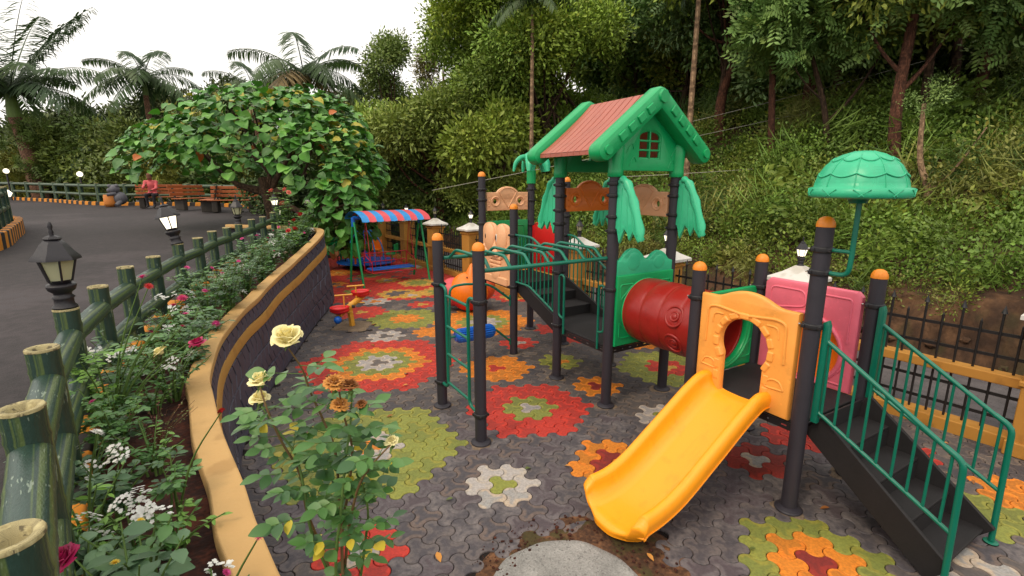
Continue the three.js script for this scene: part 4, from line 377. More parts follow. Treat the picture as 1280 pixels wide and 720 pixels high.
// house roof
{ const rf = new THREE.Group(); rf.name = 'house_roof'; PS.add(rf); const vc = W / 2 - 0.015, hw = 0.72, ya = 3.345, yb = 2.79, th = 0.1;
  const dx = hw, dy = ya - yb, L = Math.hypot(dx, dy), nx = dy / L, ny = dx / L; const s = new THREE.Shape(); const capPts = (cx, cy, a0, a1) => { const o = []; for (let i = 0; i <= 8; i++) { const a = lerp(a0, a1, i / 8); o.push([cx + th * Math.cos(a), cy + th * Math.sin(a)]); } return o; }; const an = Math.atan2(ny, nx); const pts = [...capPts(vc + hw, yb, an - Math.PI, an).reverse().reverse(), ...capPts(vc, ya, an, Math.PI - an), ...capPts(vc - hw, yb, Math.PI - an, 2 * Math.PI - an), [vc, ya - th / ny]]; const barge = () => onU(extr(shape(pts.map(p => [p[0], p[1]])), 0.17, 0.045), 0);
  const flip = g => { g.applyMatrix4(new THREE.Matrix4().makeRotationY(0)); return g; };
  for (const [u, f] of [[0.085, 1], [UG - 0.085, -1]]) { const b = part('bargeboard', [onU(extr(shape(pts), 0.2, 0.05), u)], M.green, rf); const blk = []; for (const k of [-1, 1]) { for (let q = 0; q < 4; q++) { const t = 0.24 + q * 0.165; const g = rbox(0.1, 0.085, 0.03, 0, 0, 0, 0.012).rotateZ(-k * Math.atan2(dy, dx)).translate(vc + k * hw * t, lerp(ya, yb, t), 0); blk.push(g); } blk.push(cyl(0.045, 0.05, 0.03, 0, 0, 0, 18).rotateX(Math.PI / 2).translate(vc + k * hw * 0.985, yb + 0.01, 0)); } blk.push(cyl(0.065, 0.075, 0.03, 0, 0, 0, 7).rotateX(Math.PI / 2).translate(vc, ya + 0.0, 0)); for (const g of blk) part('raised_block', [onU(g, 0).translate(u + f * 0.105, 0, 0)], M.green, b); }
  // planks down both slopes
  for (const k of [-1, 1]) for (let q = 0; q < 9; q++) { const w = (-UG - 0.02) / 9, u = UG + 0.01 + (q + 0.5) * w; const P = []; const g = sheet((i, j) => { const t = lerp(0.0, 1.0, i); const r = [[-w / 2 + 0.002, 0.02], [-w / 2 + 0.008, 0.032], [w / 2 - 0.008, 0.032], [w / 2 - 0.002, 0.02], [w / 2 - 0.002, -0.01], [-w / 2 + 0.002, -0.01], [-w / 2 + 0.002, 0.02]][Math.round(j * 6)]; const sag = -0.02 * Math.sin(t * Math.PI), wv = 0.006 * Math.sin(t * 9 + q * 0.8); return P3(u + r[0] + wv, lerp(ya + 0.015, yb - 0.02, t) + (r[1] + sag) * ny + 0.012, vc - k * 0 + k * (hw * t * 1.01) + k * (r[1] + sag) * nx); }, 14, 6); part(numbered('roof_plank'), [toCreasedNormals(g, 0.5), box(w * 0.96, 0.04, 0.03, u, yb - 0.005, -(vc + k * (hw * 1.01)))], M.roofPlank, rf); }
  // gable walls with a real six light window
  const gable = u => { const y0 = 2.61, wv0 = 0.05, wv1 = W - 0.05, slope = dy / dx, yt = v => ya - 0.06 - Math.abs(v - vc) * slope; const o = [[wv0, y0], [wv1, y0], [wv1, yt(wv1)], [vc, yt(vc)], [wv0, yt(wv0)]]; const cx = vc + 0.015, w = 0.16, y1 = 2.735, y2 = 2.96; const hp = new THREE.Path(); const hpts = [[cx - w, y1], [cx - w, y2]]; for (let i = 1; i < 8; i++) { const a = Math.PI - i / 8 * Math.PI; hpts.push([cx + w * Math.cos(a), y2 + 0.07 * Math.sin(a)]); } hpts.push([cx + w, y2], [cx + w, y1]); hpts.forEach((p, i) => i ? hp.lineTo(p[0], p[1]) : hp.moveTo(p[0], p[1])); hp.closePath(); const gw = part('gable_wall', [onU(extr(o, 0.05, 0.01, [hp]), u)], M.green, rf); const fr = [sweep(roundPoly([...hpts.map(p => V(p[0], p[1], 0)), V(hpts[0][0], hpts[0][1], 0)], 0.02, 3), 0.018, 6)]; fr.push(rbox(0.022, y2 + 0.06 - y1, 0.04, cx, (y1 + y2 + 0.06) / 2, 0, 0.006, 1)); for (const y of [y1 + 0.09, y1 + 0.185]) fr.push(rbox(2 * w, 0.02, 0.04, cx, y, 0, 0.006, 1)); part('window_frame', [onU(join(fr), u)], M.green, gw); const gr = []; for (const [v, y] of [[0.16, 2.72], [0.12, 2.85], [0.74, 2.7], [0.78, 2.82]]) gr.push(sweep(curve([V(v, y - 0.06, 0.026), V(v + 0.03, y, 0.026), V(v + 0.07, y + 0.03, 0.026), V(v + 0.1, y - 0.02, 0.026)], 10), 0.006, 5)); part('carved_grain', [onU(join(gr), u + (u > -0.5 ? 0 : -0.052))], M.green, gw); };
  gable(0); gable(UG);
  for (const u of [0, UG]) for (const v of [0, W]) part('post_sleeve', [lathe([[0.06, 2.545], [0.079, 2.55], [0.08, 2.6], [0.074, 2.66], [0.082, 2.75], [0.082, 2.86], [0.06, 2.9]], 20).translate(u, 0, -v)], M.green, rf); }
// ---------- other play equipment ----------
{ // seesaw
  const o = thing('seesaw', 'small yellow seesaw with red seats on a sandy footing by the slate wall', 'seesaw', F(-2.83, 0, 8.42), 0); o.scale.setScalar(0.88);
  part('footing', [sheet((i, j) => { const a = i * 6.2832, rr = Math.pow(Math.abs(Math.cos(a)), 6) + Math.pow(Math.abs(Math.sin(a)), 6); const r = j * 0.34 / Math.pow(rr, 1 / 6); return V(r * Math.cos(a) * 1.05, j > 0.95 ? -0.02 : 0.012 + 0.012 * fbm((j * Math.cos(a) + 2) * 0.2, (j * Math.sin(a) + 2) * 0.2, 8, 3, 3), r * Math.sin(a)); }, 36, 8)], mat('#a08a72', { r: 0.95, map: T.concrete, bumpMap: T.coarse, bumpScale: 0.01 }), o);
  const A = V(-0.14, 0.31, 0.34), B = V(0.11, 0.52, -0.4), C = A.clone().lerp(B, 0.45);
  part('support', [beam(V(0.02, 0, 0.05), C.clone().add(V(0, 0, 0.02)), 0.09, 0.07), beam(V(-0.03, 0, -0.12), C.clone().add(V(0, 0, -0.04)), 0.07, 0.05)], M.yellowPipe, o);
  part('pivot', [cyl(0.03, 0.03, 0.2, 0, 0, 0).rotateZ(Math.PI / 2).translate(C.x, C.y, C.z)], M.clamp, o);
  part('beam', [sweep([A, B], 0.06, 14)], M.yellowPipe, o);
  const d = B.clone().sub(A).normalize();
  for (const [p, s] of [[A, 1], [B, -1]]) { const q = p.clone().addScaledVector(d, s * 0.05).add(V(0, 0.05, 0)); part('seat', [sph(1, 0, 0, 0, 20, 12).scale(0.19, 0.07, 0.16).translate(q.x, q.y + 0.03, q.z), lathe([[0.0, -0.05], [0.09, -0.04], [0.17, 0.04], [0.19, 0.09], [0.17, 0.09], [0.1, 0.03], [0, 0.02]], 20).translate(q.x, q.y, q.z)], M.redBright, o); const h = p.clone().addScaledVector(d, s * 0.2); part('handle', [rod(h, h.clone().add(V(0, 0.3, 0)), 0.016), rod(h.clone().add(V(-0.17, 0.3, 0.02)), h.clone().add(V(0.17, 0.32, -0.02)), 0.016)], M.yellowPipe, o); part('footrest', [rod(h.clone().add(V(-0.16, -0.04, 0)), h.clone().add(V(0.16, -0.04, 0)), 0.014)], M.yellowPipe, o); }
  part('buffer_ball', [sph(0.075, A.x + 0.01, A.y - 0.07, A.z + 0.08)], M.blue, o);
}
{ // canopy swing
  const o = thing('canopy_swing', 'bench swing under a blue and red striped canopy on green legs', 'swing', F(-3.05, 0, 12.45), 0); const a = F(-3.82, 0, 11.95).sub(o.position), b = F(-2.42, 0, 13.0).sub(o.position); const ax = b.clone().sub(a).normalize(), pr = V(-ax.z, 0, ax.x); const top = 1.66;
  const P = (p, s, y) => p.clone().addScaledVector(pr, s).setY(y);
  for (const p of [a, b]) { for (const s of [-0.46, 0.46]) part('leg', [rod(P(p, s, 0), P(p, s * 0.12, top - 0.12), 0.028)], M.greenDeep, o); part('leg_joint', [rod(P(p, 0, top - 0.22), P(p, 0, top), 0.05), rod(P(p, 0, top - 0.02), P(p.clone().addScaledVector(ax, p === a ? 0.25 : -0.25), 0, top - 0.02), 0.045)], M.blue, o); }
  part('top_bar', [rod(P(a, 0, top - 0.02), P(b, 0, top - 0.02), 0.035)], M.blue, o);
  const L = a.distanceTo(b), n = 10; for (let k = 0; k < n; k++) { const c0 = a.clone().addScaledVector(ax, L * k / n), c1 = a.clone().addScaledVector(ax, L * (k + 0.99) / n); const arc = t => { const s = lerp(-0.62, 0.62, t); return [s, top + 0.14 - 0.42 * s * s - (Math.abs(t - 0.5) > 0.46 ? 0.05 : 0)]; }; part('canopy_stripe', [sheet((i, j) => { const [s, y] = arc(j); const e = (j === 0 || j === 1) ? 0.02 * Math.sin(i * Math.PI) : 0; return P(c0.clone().lerp(c1, i), s, y - e); }, 6, 16), sheet((i, j) => { const [s, y] = arc(j); return P(c0.clone().lerp(c1, i), s, y - 0.012); }, 6, 16)], k % 2 ? M.pink : M.blueLight, o); }
  const q0 = a.clone().addScaledVector(ax, 0.3), q1 = b.clone().addScaledVector(ax, -0.3); part('seat_board', [beam(P(q0, 0.05, 0.36), P(q1, 0.05, 0.36), 0.34, 0.035)], M.blue, o);
  const fr = []; for (const q of [q0, q1]) { fr.push(rod(P(q, -0.25, 0.3), P(q, 0.3, 0.3), 0.012), rod(P(q, -0.25, 0.3), P(q, -0.25, 0.72), 0.012), rod(P(q, 0.28, 0.3), P(q, 0.28, 0.55), 0.012), rod(P(q, 0.28, 0.55), P(q, -0.25, 0.72), 0.012)); } for (const [s, y] of [[-0.25, 0.72], [-0.25, 0.5], [0.3, 0.3], [-0.25, 0.3]]) fr.push(rod(P(q0, s, y), P(q1, s, y), 0.012)); for (let k = 0; k <= 8; k++) { const q = q0.clone().lerp(q1, k / 8); fr.push(rod(P(q, -0.25, 0.3), P(q, -0.25, 0.72), 0.008)); } part('seat_frame', fr, M.redPipe, o);
  for (const q of [q0, q1]) for (const s of [-0.2, 0.2]) part('hanger', [rod(P(q, s, 0.6), P(q, 0, top - 0.04), 0.008)], M.redPipe, o);
}
{ // merry go round
  const o = thing('merry_go_round', 'blue merry go round with orange and green seats behind the canopy swing', 'carousel', F(-4.35, 0, 14.6), 0.3);
  part('hub', [lathe([[0, 1.22], [0.06, 1.2], [0.06, 1.12], [0.05, 1.1], [0.05, 0.3], [0.12, 0.28], [0.14, 0.2], [0.05, 0.16], [0.05, 0], [0, 0]], 16)], M.blue, o);
  part('turntable', [cyl(0.55, 0.55, 0.04, 0, 0.2, 0, 28), cyl(0.85, 0.85, 0.02, 0, 0.18, 0, 28)], M.blue, o);
  for (let k = 0; k < 6; k++) { const a = k / 6 * 6.2832, c = (r, y) => V(r * Math.cos(a), y, r * Math.sin(a)); part('arched_rail', [sweep(curve([c(0.04, 1.15), c(0.22, 1.05), c(0.42, 0.75), c(0.5, 0.45), c(0.5, 0.22)], 16), 0.018, 8)], M.blueLight, o); }
  for (let k = 0; k < 4; k++) { const a = k / 4 * 6.2832 + 0.4; const g = join([rbox(0.34, 0.04, 0.3, 0, 0.42, 0, 0.015), rbox(0.34, 0.3, 0.04, 0, 0.56, 0.15, 0.018), cyl(0.03, 0.03, 0.2, 0, 0.31, 0)]).rotateY(-a + Math.PI / 2).translate(0.78 * Math.cos(a), 0, 0.78 * Math.sin(a)); part('seat', [g], k % 2 ? M.ballOrange : M.greenDeep, o); }
}
{ // fruit shaped crawl ball behind the outer posts
  const o = thing('crawl_ball', 'big orange and red fruit shaped play ball behind the climbing ladder', 'play ball', F(-0.85, 0, 9.5), 0.4); o.scale.setScalar(0.86);
  const rind = (r, sx, a0, a1) => new THREE.SphereGeometry(r, 36, 24, a0, a1);
  part('rind', [new THREE.SphereGeometry(0.45, 36, 24, 0, 6.2832, 0, 1.95).translate(0, 0.45, 0), lathe([[0.16, 0.84], [0.12, 0.93], [0.05, 1.06], [0.015, 1.1], [0, 1.105]], 20).translate(0.05, 0, 0.08)], M.ballOrange, o);
  part('base', [new THREE.SphereGeometry(0.452, 36, 12, 0, 6.2832, 1.93, 1.22).translate(0, 0.453, 0)], M.redBright, o);
  part('side_lobe', [sph(0.33, -0.3, 0.42, -0.22, 28, 20)], M.pink, o); part('side_lobe', [sph(0.33, 0.34, 0.5, -0.1, 28, 20)], plastic('#e2562a', 0.4), o);
  part('bolt', [sph(0.02, -0.12, 0.83, 0.26, 8, 6)], M.clamp, o);
}
{ // garden bench in the shade behind the wall end
  const o = thing('garden_seat', 'dark green garden bench in the shade behind the slate wall end', 'bench', F(-5.4, 0, 14.2), 0.9); const sl = []; for (let k = 0; k < 4; k++) part('seat_slat', [rbox(1.2, 0.025, 0.09, 0, 0.45, -0.15 + k * 0.105, 0.006, 1)], M.greenDeep, o); for (let k = 0; k < 3; k++) part('back_slat', [rbox(1.2, 0.09, 0.025, 0, 0.58 + k * 0.12, -0.22 - k * 0.03, 0.006, 1)], M.greenDeep, o); for (const x of [-0.52, 0.52]) for (const z of [-0.18, 0.18]) part('leg', [rod(V(x, 0, z), V(x, z < 0 ? 0.9 : 0.45, z < 0 ? -0.3 : z), 0.018)], M.iron, o);
}
// ---------- benches, bin and person across the road ----------
function bench(pos, turn, label, group) { const o = thing('park_bench', label, 'bench', pos, turn, group); for (let k = 0; k < 4; k++) part('seat_slat', [rbox(1.7, 0.035, 0.11, 0, 0.45, -0.2 + k * 0.125, 0.008, 1)], M.benchWood, o); for (let k = 0; k < 3; k++) part('back_slat', [rbox(1.7, 0.11, 0.03, 0, 0.62 + k * 0.15, -0.29 - k * 0.035, 0.008, 1)], M.benchWood, o); for (const x of [-0.62, 0.62]) { part('leg', [rbox(0.2, 0.43, 0.42, x, 0.215, -0.02, 0.03)], M.benchLeg, o); part('back_support', [beam(V(x, 0.43, -0.27), V(x, 1.0, -0.4), 0.06, 0.05)], M.benchLeg, o); } return o; }
const bpos = (px, z) => { const p = at(px, 250, z); return V(p.x, roadH(z) + 0.02, p.z); };
const bn0 = bench(bpos(200, 21.6), 0.5, 'orange slatted bench with a person seated on it by the far fence');
const benchLabels = ['orange slatted bench side on next to the occupied bench', 'orange slatted bench in deep shade under the large leaved tree'];
bench(bpos(243, 20.6), 1.35, 'orange slatted bench turned side on next to the occupied bench'); bench(bpos(262, 19.6), -1.2, 'orange slatted bench facing away near the big tree trunk'); bench(bpos(292, 19.2), 0.25, 'orange slatted bench in deep shade under the large leaved tree');
{ // bin: grey animal figure leaning over an orange barrel
  const p = bpos(138, 22.2); const o = thing('animal_litter_bin', 'orange barrel bin held by a grey animal figure at the road edge', 'litter bin', p, 0.2); o.scale.setScalar(0.72); part('barrel', [lathe([[0, 0], [0.3, 0], [0.34, 0.2], [0.35, 0.4], [0.32, 0.72], [0.27, 0.72], [0.27, 0.6], [0, 0.6]], 20)], plastic('#cf7f35', 0.6), o);
  part('animal_figure', [sph(0.36, 0.5, 0.45, -0.1).scale(1, 1.1, 1), sph(0.28, 0.3, 1.05, 0), sph(0.11, 0.12, 1.24, 0.12), sph(0.11, 0.48, 1.25, 0.05), sph(0.14, 0.08, 0.98, 0.1), rod(V(0.42, 0.8, 0.1), V(0.02, 0.72, 0.34), 0.11, 0.09, 10), rod(V(0.6, 0.3, 0.1), V(0.5, 0.08, 0.42), 0.14, 0.12, 10)], mat('#5d5d66', { r: 0.7, map: T.paint }), o); }
{ // seated person, leaning forward with elbows on the thighs
  const res = 56, mc = new MarchingCubes(res, M.white, false, false, 60000); mc.isolation = 0; const half = 0.78, c = V(0, 0.72, 0.12);
  const J = { hip: V(0, 0.58, -0.02), chest: V(0, 0.98, 0.06), neck: V(0, 1.16, 0.12), headB: V(0, 1.25, 0.17), headT: V(0, 1.36, 0.18), shL: V(-0.19, 1.08, 0.09), shR: V(0.19, 1.08, 0.09), elL: V(-0.24, 0.84, 0.26), elR: V(0.22, 0.82, 0.28), haL: V(-0.08, 0.98, 0.4), haR: V(0.06, 0.72, 0.5), hL: V(-0.1, 0.56, 0.02), hR: V(0.1, 0.56, 0.02), kL: V(-0.13, 0.54, 0.45), kR: V(0.14, 0.54, 0.45), aL: V(-0.12, 0.1, 0.4), aR: V(0.13, 0.1, 0.46), tL: V(-0.13, 0.05, 0.58), tR: V(0.15, 0.05, 0.64) };
  const B = [['hip', 'chest', 0.15, 0.155], ['chest', 'neck', 0.14, 0.06], ['neck', 'headB', 0.055, 0.085], ['headB', 'headT', 0.085, 0.095], ['shL', 'elL', 0.062, 0.05], ['shR', 'elR', 0.062, 0.05], ['elL', 'haL', 0.048, 0.034], ['elR', 'haR', 0.048, 0.034], ['shL', 'shR', 0.07, 0.07], ['hL', 'kL', 0.095, 0.07], ['hR', 'kR', 0.095, 0.07], ['kL', 'aL', 0.068, 0.045], ['kR', 'aR', 0.068, 0.045], ['aL', 'tL', 0.048, 0.035], ['aR', 'tR', 0.048, 0.035], ['hip', 'hL', 0.14, 0.1], ['hip', 'hR', 0.14, 0.1]];
  const sd = (p) => { let d = 1e9; for (const [a, b, r0, r1] of B) { const A = J[a], Bv = J[b], ab = Bv.clone().sub(A), t = Math.max(0, Math.min(1, p.clone().sub(A).dot(ab) / ab.lengthSq())); const e = p.distanceTo(A.clone().addScaledVector(ab, t)) - lerp(r0, r1, t); const k = 0.04, h = Math.max(0, Math.min(1, 0.5 + 0.5 * (d - e) / k)); d = d > 1e8 ? e : lerp(d, e, h) - k * h * (1 - h); } return d; };
  for (let k = 0; k < res; k++) for (let j = 0; j < res; j++) for (let i = 0; i < res; i++) mc.field[i + j * res + k * res * res] = -sd(V((i - res / 2) / (res / 2) * half + c.x, (j - res / 2) / (res / 2) * half + c.y, (k - res / 2) / (res / 2) * half + c.z));
  mc.update(); const n = mc.count ?? mc.geometry.drawRange.count; const g = new THREE.BufferGeometry(); g.setAttribute('position', new THREE.Float32BufferAttribute(mc.positionArray.slice(0, n * 3), 3)); g.setAttribute('normal', new THREE.Float32BufferAttribute(mc.normalArray.slice(0, n * 3), 3)); g.scale(half, half, half).translate(c.x, c.y, c.z); const col = [], q = V(0, 0, 0), cc = new THREE.Color(); for (let i = 0; i < n; i++) { q.fromBufferAttribute(g.attributes.position, i); let h = '#c4585c'; if (q.y < 0.62 && q.y < 0.5 + 0.5 * Math.max(0, 0.3 - Math.abs(q.z)) + 0.12 || q.z > 0.36 && q.y < 0.62) h = '#1c1a20'; if (q.y < 0.09) h = '#2b2320'; if (q.y > 1.17) h = '#6d4532'; if (q.distanceTo(J.haL) < 0.07 || q.distanceTo(J.haR) < 0.07) h = '#6d4532'; cc.set(h); col.push(cc.r, cc.g, cc.b); } g.setAttribute('color', new THREE.Float32BufferAttribute(col, 3));
  const p = bn0.position.clone(); const o = thing('person', 'person in a pink shirt and dark trousers seated on the bench leaning forward', 'person', V(0, 0, 0), 0.35); o.position.copy(p).add(V(-0.25, 0, 0.02)); const m = mat('#ffffff', { r: 0.85, vertexColors: true }); const bd = new THREE.Mesh(clean(g), m); bd.name = 'body'; bd.castShadow = bd.receiveShadow = true; o.add(bd); part('hair', [new THREE.SphereGeometry(0.112, 18, 12, 0, 6.2832, 0, 1.75).rotateX(-0.45).translate(0, 1.335, 0.165)], mat('#120e0d', { r: 0.7 }), o);
}
// ---------- overhead wires on the hillside ----------
for (const [a, b, sag, lab] of [[at(540, 238, 15), at(1420, 44, 14), 0.12, 'thin overhead wire rising steeply to the right across the hillside trees'], [at(760, 222, 13.5), at(1420, 165, 12), 0.12, 'lower thin overhead wire crossing in front of the hillside'], [at(780, 172, 15), at(1400, 5, 14), 0.12, 'upper thin overhead wire through the hillside trees']]) { const P = []; for (let i = 0; i <= 30; i++) { const t = i / 30; const p = a.clone().lerp(b, t); p.y -= sag * 4 * t * (1 - t); P.push(p); } single('overhead_wire', [sweep(P, 0.008, 5)], M.wire, lab, 'wire'); }
// ---------- vegetation ----------
function leafGeo(len, wid, fold = 0.25, curl = 0.3, n = 3, tip = 1) { return sheet((i, j) => { const t = i, s = (j - 0.5) * 2, w = wid * 0.5 * Math.pow(Math.sin(Math.PI * Math.pow(Math.min(0.985, Math.max(0.03, t)), tip)), 0.75); return V(s * w, Math.abs(s) * w * fold - curl * len * t * t * 0.5, t * len); }, n, 2); }
function orient(p, dir, roll, s, up) { const z = dir.clone().normalize(), u = up || V(0, 1, 0); let x = u.clone().cross(z); if (x.lengthSq() < 1e-4) x = V(1, 0, 0); x.normalize(); const y = z.clone().cross(x); const m = new THREE.Matrix4().makeBasis(x, y, z); m.multiply(new THREE.Matrix4().makeRotationZ(roll)); m.scale(V(s, s, s)); m.setPosition(p); return m; }
const rdir = (r, up = 0) => { const a = r() * 6.2832, y = r() * 2 - 1; const q = Math.sqrt(1 - y * y); return V(q * Math.cos(a), y + up, q * Math.sin(a)).normalize(); };
function dye(g, r) { const k = 0.72 + 0.5 * r(), y = r() < 0.07 ? 0.22 : 0.06 * r(), n = g.attributes.position.count, c = new Float32Array(n * 3); for (let i = 0; i < n; i++) { c[3 * i] = k * (1 + y); c[3 * i + 1] = k; c[3 * i + 2] = k * (1 - y); } g.setAttribute('color', new THREE.BufferAttribute(c, 3)); return g; } // each leaf its own tone
function sprig(seed, n, rad, len, wid, seg = 2, flat = 1) { const r = rng(seed), gs = []; for (let i = 0; i < n; i++) { const d = rdir(r, 0.25), p = d.clone().multiplyScalar(rad * (0.15 + 0.85 * r())); p.y *= flat; const dir = d.clone().add(V(r() - 0.5, r() * 0.5 - 0.45, r() - 0.5).multiplyScalar(1.2)); gs.push(dye(leafGeo(len * (0.7 + 0.6 * r()), wid * (0.7 + 0.6 * r()), 0.3, 0.35, seg).applyMatrix4(orient(p, dir, (r() - 0.5) * 1.6, 1)), r)); } return join(gs, true); }
function pinnate(seed, n, len, ll) { const r = rng(seed), gs = []; for (let k = 0; k < n; k++) { const d = rdir(r, 0.35); const base = rdir(r).multiplyScalar(0.4 * r()); const tone = r(); const m = orient(base, d.clone().add(V(0, -0.15, 0)), (r() - 0.5), 1); for (let q = 0; q < 5; q++) for (const s of [-1, 1]) { const g = leafGeo(ll, ll * 0.46, 0.15, 0.3, 2).rotateY(s * 1.05).translate(s * 0.005, -0.25 * Math.pow(q / 5, 2) * len, 0.12 * len + q * len * 0.19); gs.push(dye(g.applyMatrix4(m), () => tone)); } } return join(gs, true); }
const SP = { mid: [1, 2, 3].map(i => sprig(600 + i, 78, 0.58, 0.17, 0.085)), fine: [1, 2].map(i => sprig(620 + i, 120, 0.55, 0.11, 0.055)), feather: [1, 2].map(i => pinnate(640 + i, 22, 0.45, 0.13)), shrub: [1, 2, 3].map(i => sprig(660 + i, 170, 0.5, 0.066, 0.04, 2, 0.55)), tuft: [1, 2].map(i => { const r = rng(680 + i), gs = []; for (let k = 0; k < 70; k++) { const a = r() * 6.28, l = 0.22 + 0.25 * r(), q = 0.45 * Math.sqrt(r()), b = r() * 6.28; gs.push(dye(leafGeo(l, 0.018, 0.2, 0.9, 3).applyMatrix4(orient(V(q * Math.cos(b), 0, q * Math.sin(b)), V(Math.cos(a) * 0.55, 1, Math.sin(a) * 0.55), 0, 1)), r)); } return join(gs, true); }) };
SP.weed = sprig(699, 60, 0.42, 0.17, 0.09, 2, 0.7);
const LM = mat('#ffffff', { r: 0.6, vertexColors: true }); const LMg = leafMat('#ffffff', { r: 0.58 });
function instances(name, geo, m, list, parent, stuff) { const im = new THREE.InstancedMesh(geo, m, list.length); im.name = name; im.castShadow = im.receiveShadow = true; list.forEach((e, i) => { im.setMatrixAt(i, e.m); im.setColorAt(i, e.c); }); if (stuff || true) im.userData.kind = 'stuff'; if (parent) parent.add(im); return im; }
const vary = (c, r, a = 0.25, yel0 = 0.2) => { const yel = yel0 * 0.5; return vary0(c, r, a, yel); };
const vary0 = (c, r, a, yel) => { const k = new THREE.Color(c); const l = 1 - a + 2 * a * r(); k.multiplyScalar(l); const y = yel * r(); k.r += k.g * y * 0.7; k.b *= 1 - y; return k; };
function crownList(lobes, n, cols, r, size = 1, shell = 0.5) { const out = []; const vol = lobes.map(l => l[3] * l[4] + l[4] * l[5] + l[3] * l[5]), tot = vol.reduce((a, b) => a + b, 0); lobes.forEach((l, li) => { const k = Math.round(n * vol[li] / tot), tint = vary(cols[Math.floor(r() * cols.length)], r, 0.12, 0.15); for (let i = 0; i < k; i++) { const d = rdir(r, 0.12), q = Math.pow(shell + (1 - shell) * r(), 0.6) * (0.9 + 0.2 * r()); const p = V(l[0] + d.x * l[3] * q, l[1] + d.y * l[4] * q, l[2] + d.z * l[5] * q); const dir = d.clone().multiply(V(1, 0.7, 1)).add(V(r() - 0.5, r() - 0.5, r() - 0.5).multiplyScalar(0.9)); out.push({ m: orient(p, dir, r() * 6.28, size * (0.75 + 0.55 * r())), c: vary(tint, r, 0.22, 0.25) }); } }); return out; }
function tree(name, label, group, pos, o) { const r = rng(o.seed), t = thing(name, label, 'tree', pos, 0, group); const H = o.h, top = V((r() - 0.5) * H * 0.08 + (o.lean || 0), H * 0.72, (r() - 0.5) * H * 0.08); const tp = curve([V(0, -0.4, 0), V((r() - 0.5) * 0.2, H * 0.25, (r() - 0.5) * 0.2), V(top.x * 0.5 + (r() - 0.5) * 0.3, H * 0.5, top.z * 0.5), top], 14);
  const lobes = o.lobes || (() => { const L = []; const n = Math.round((o.nl || 7) * 1.8); for (let i = 0; i < n; i++) { const a = i * 2.399 + r() * 0.6, y = lerp(o.low ?? 0.45, 0.97, (i * 0.618) % 1), k = o.r * (0.3 + 0.7 * r()) * Math.pow(Math.sin(Math.PI * lerp(0.2, 0.86, y)), 0.7); const b = o.r * (0.22 + 0.2 * r()); L.push([Math.cos(a) * k, H * y, Math.sin(a) * k, b, b * 0.6, b]); } L.push([top.x, H * 0.93, top.z, o.r * 0.36, o.r * 0.26, o.r * 0.36]); return L; })();
  const gs = [sweep(tp, q => o.tr * lerp(1.15, 0.4, q), 9)]; for (const l of lobes) { const q = 0.45 + 0.5 * r(), st = tp[Math.floor(q * 14)]; const e = V(l[0], l[1] - l[4] * 0.2, l[2]); gs.push(sweep(curve([st, st.clone().lerp(e, 0.5).add(V(0, -0.15 * r() * st.distanceTo(e), 0)), e], 6), k => o.tr * lerp(0.42, 0.1, k), 6)); }
  part('trunk', gs, o.bark || M.bark, t); const lst = crownList(lobes, o.n / 3.8, o.cols, r, o.size || 1, o.shell ?? 0.45); t.add(instances('crown', o.geo, LM, lst)); return t; }
const G1 = ['#809c3c', '#718f38', '#93a444'], G2 = ['#688f4e', '#5e8448', '#779a66'], G3 = ['#7f9452', '#708c4e'], GY = ['#87963a', '#7a8e38', '#969a44'];
const hillPt = (px, z, sink = 0.1) => { const x = at(px, 227, z).x, off = fenceOff(x, z), s = -fenceN.y * x + fenceN.x * z; return V(x, hillH(s, off) - sink, -z); };
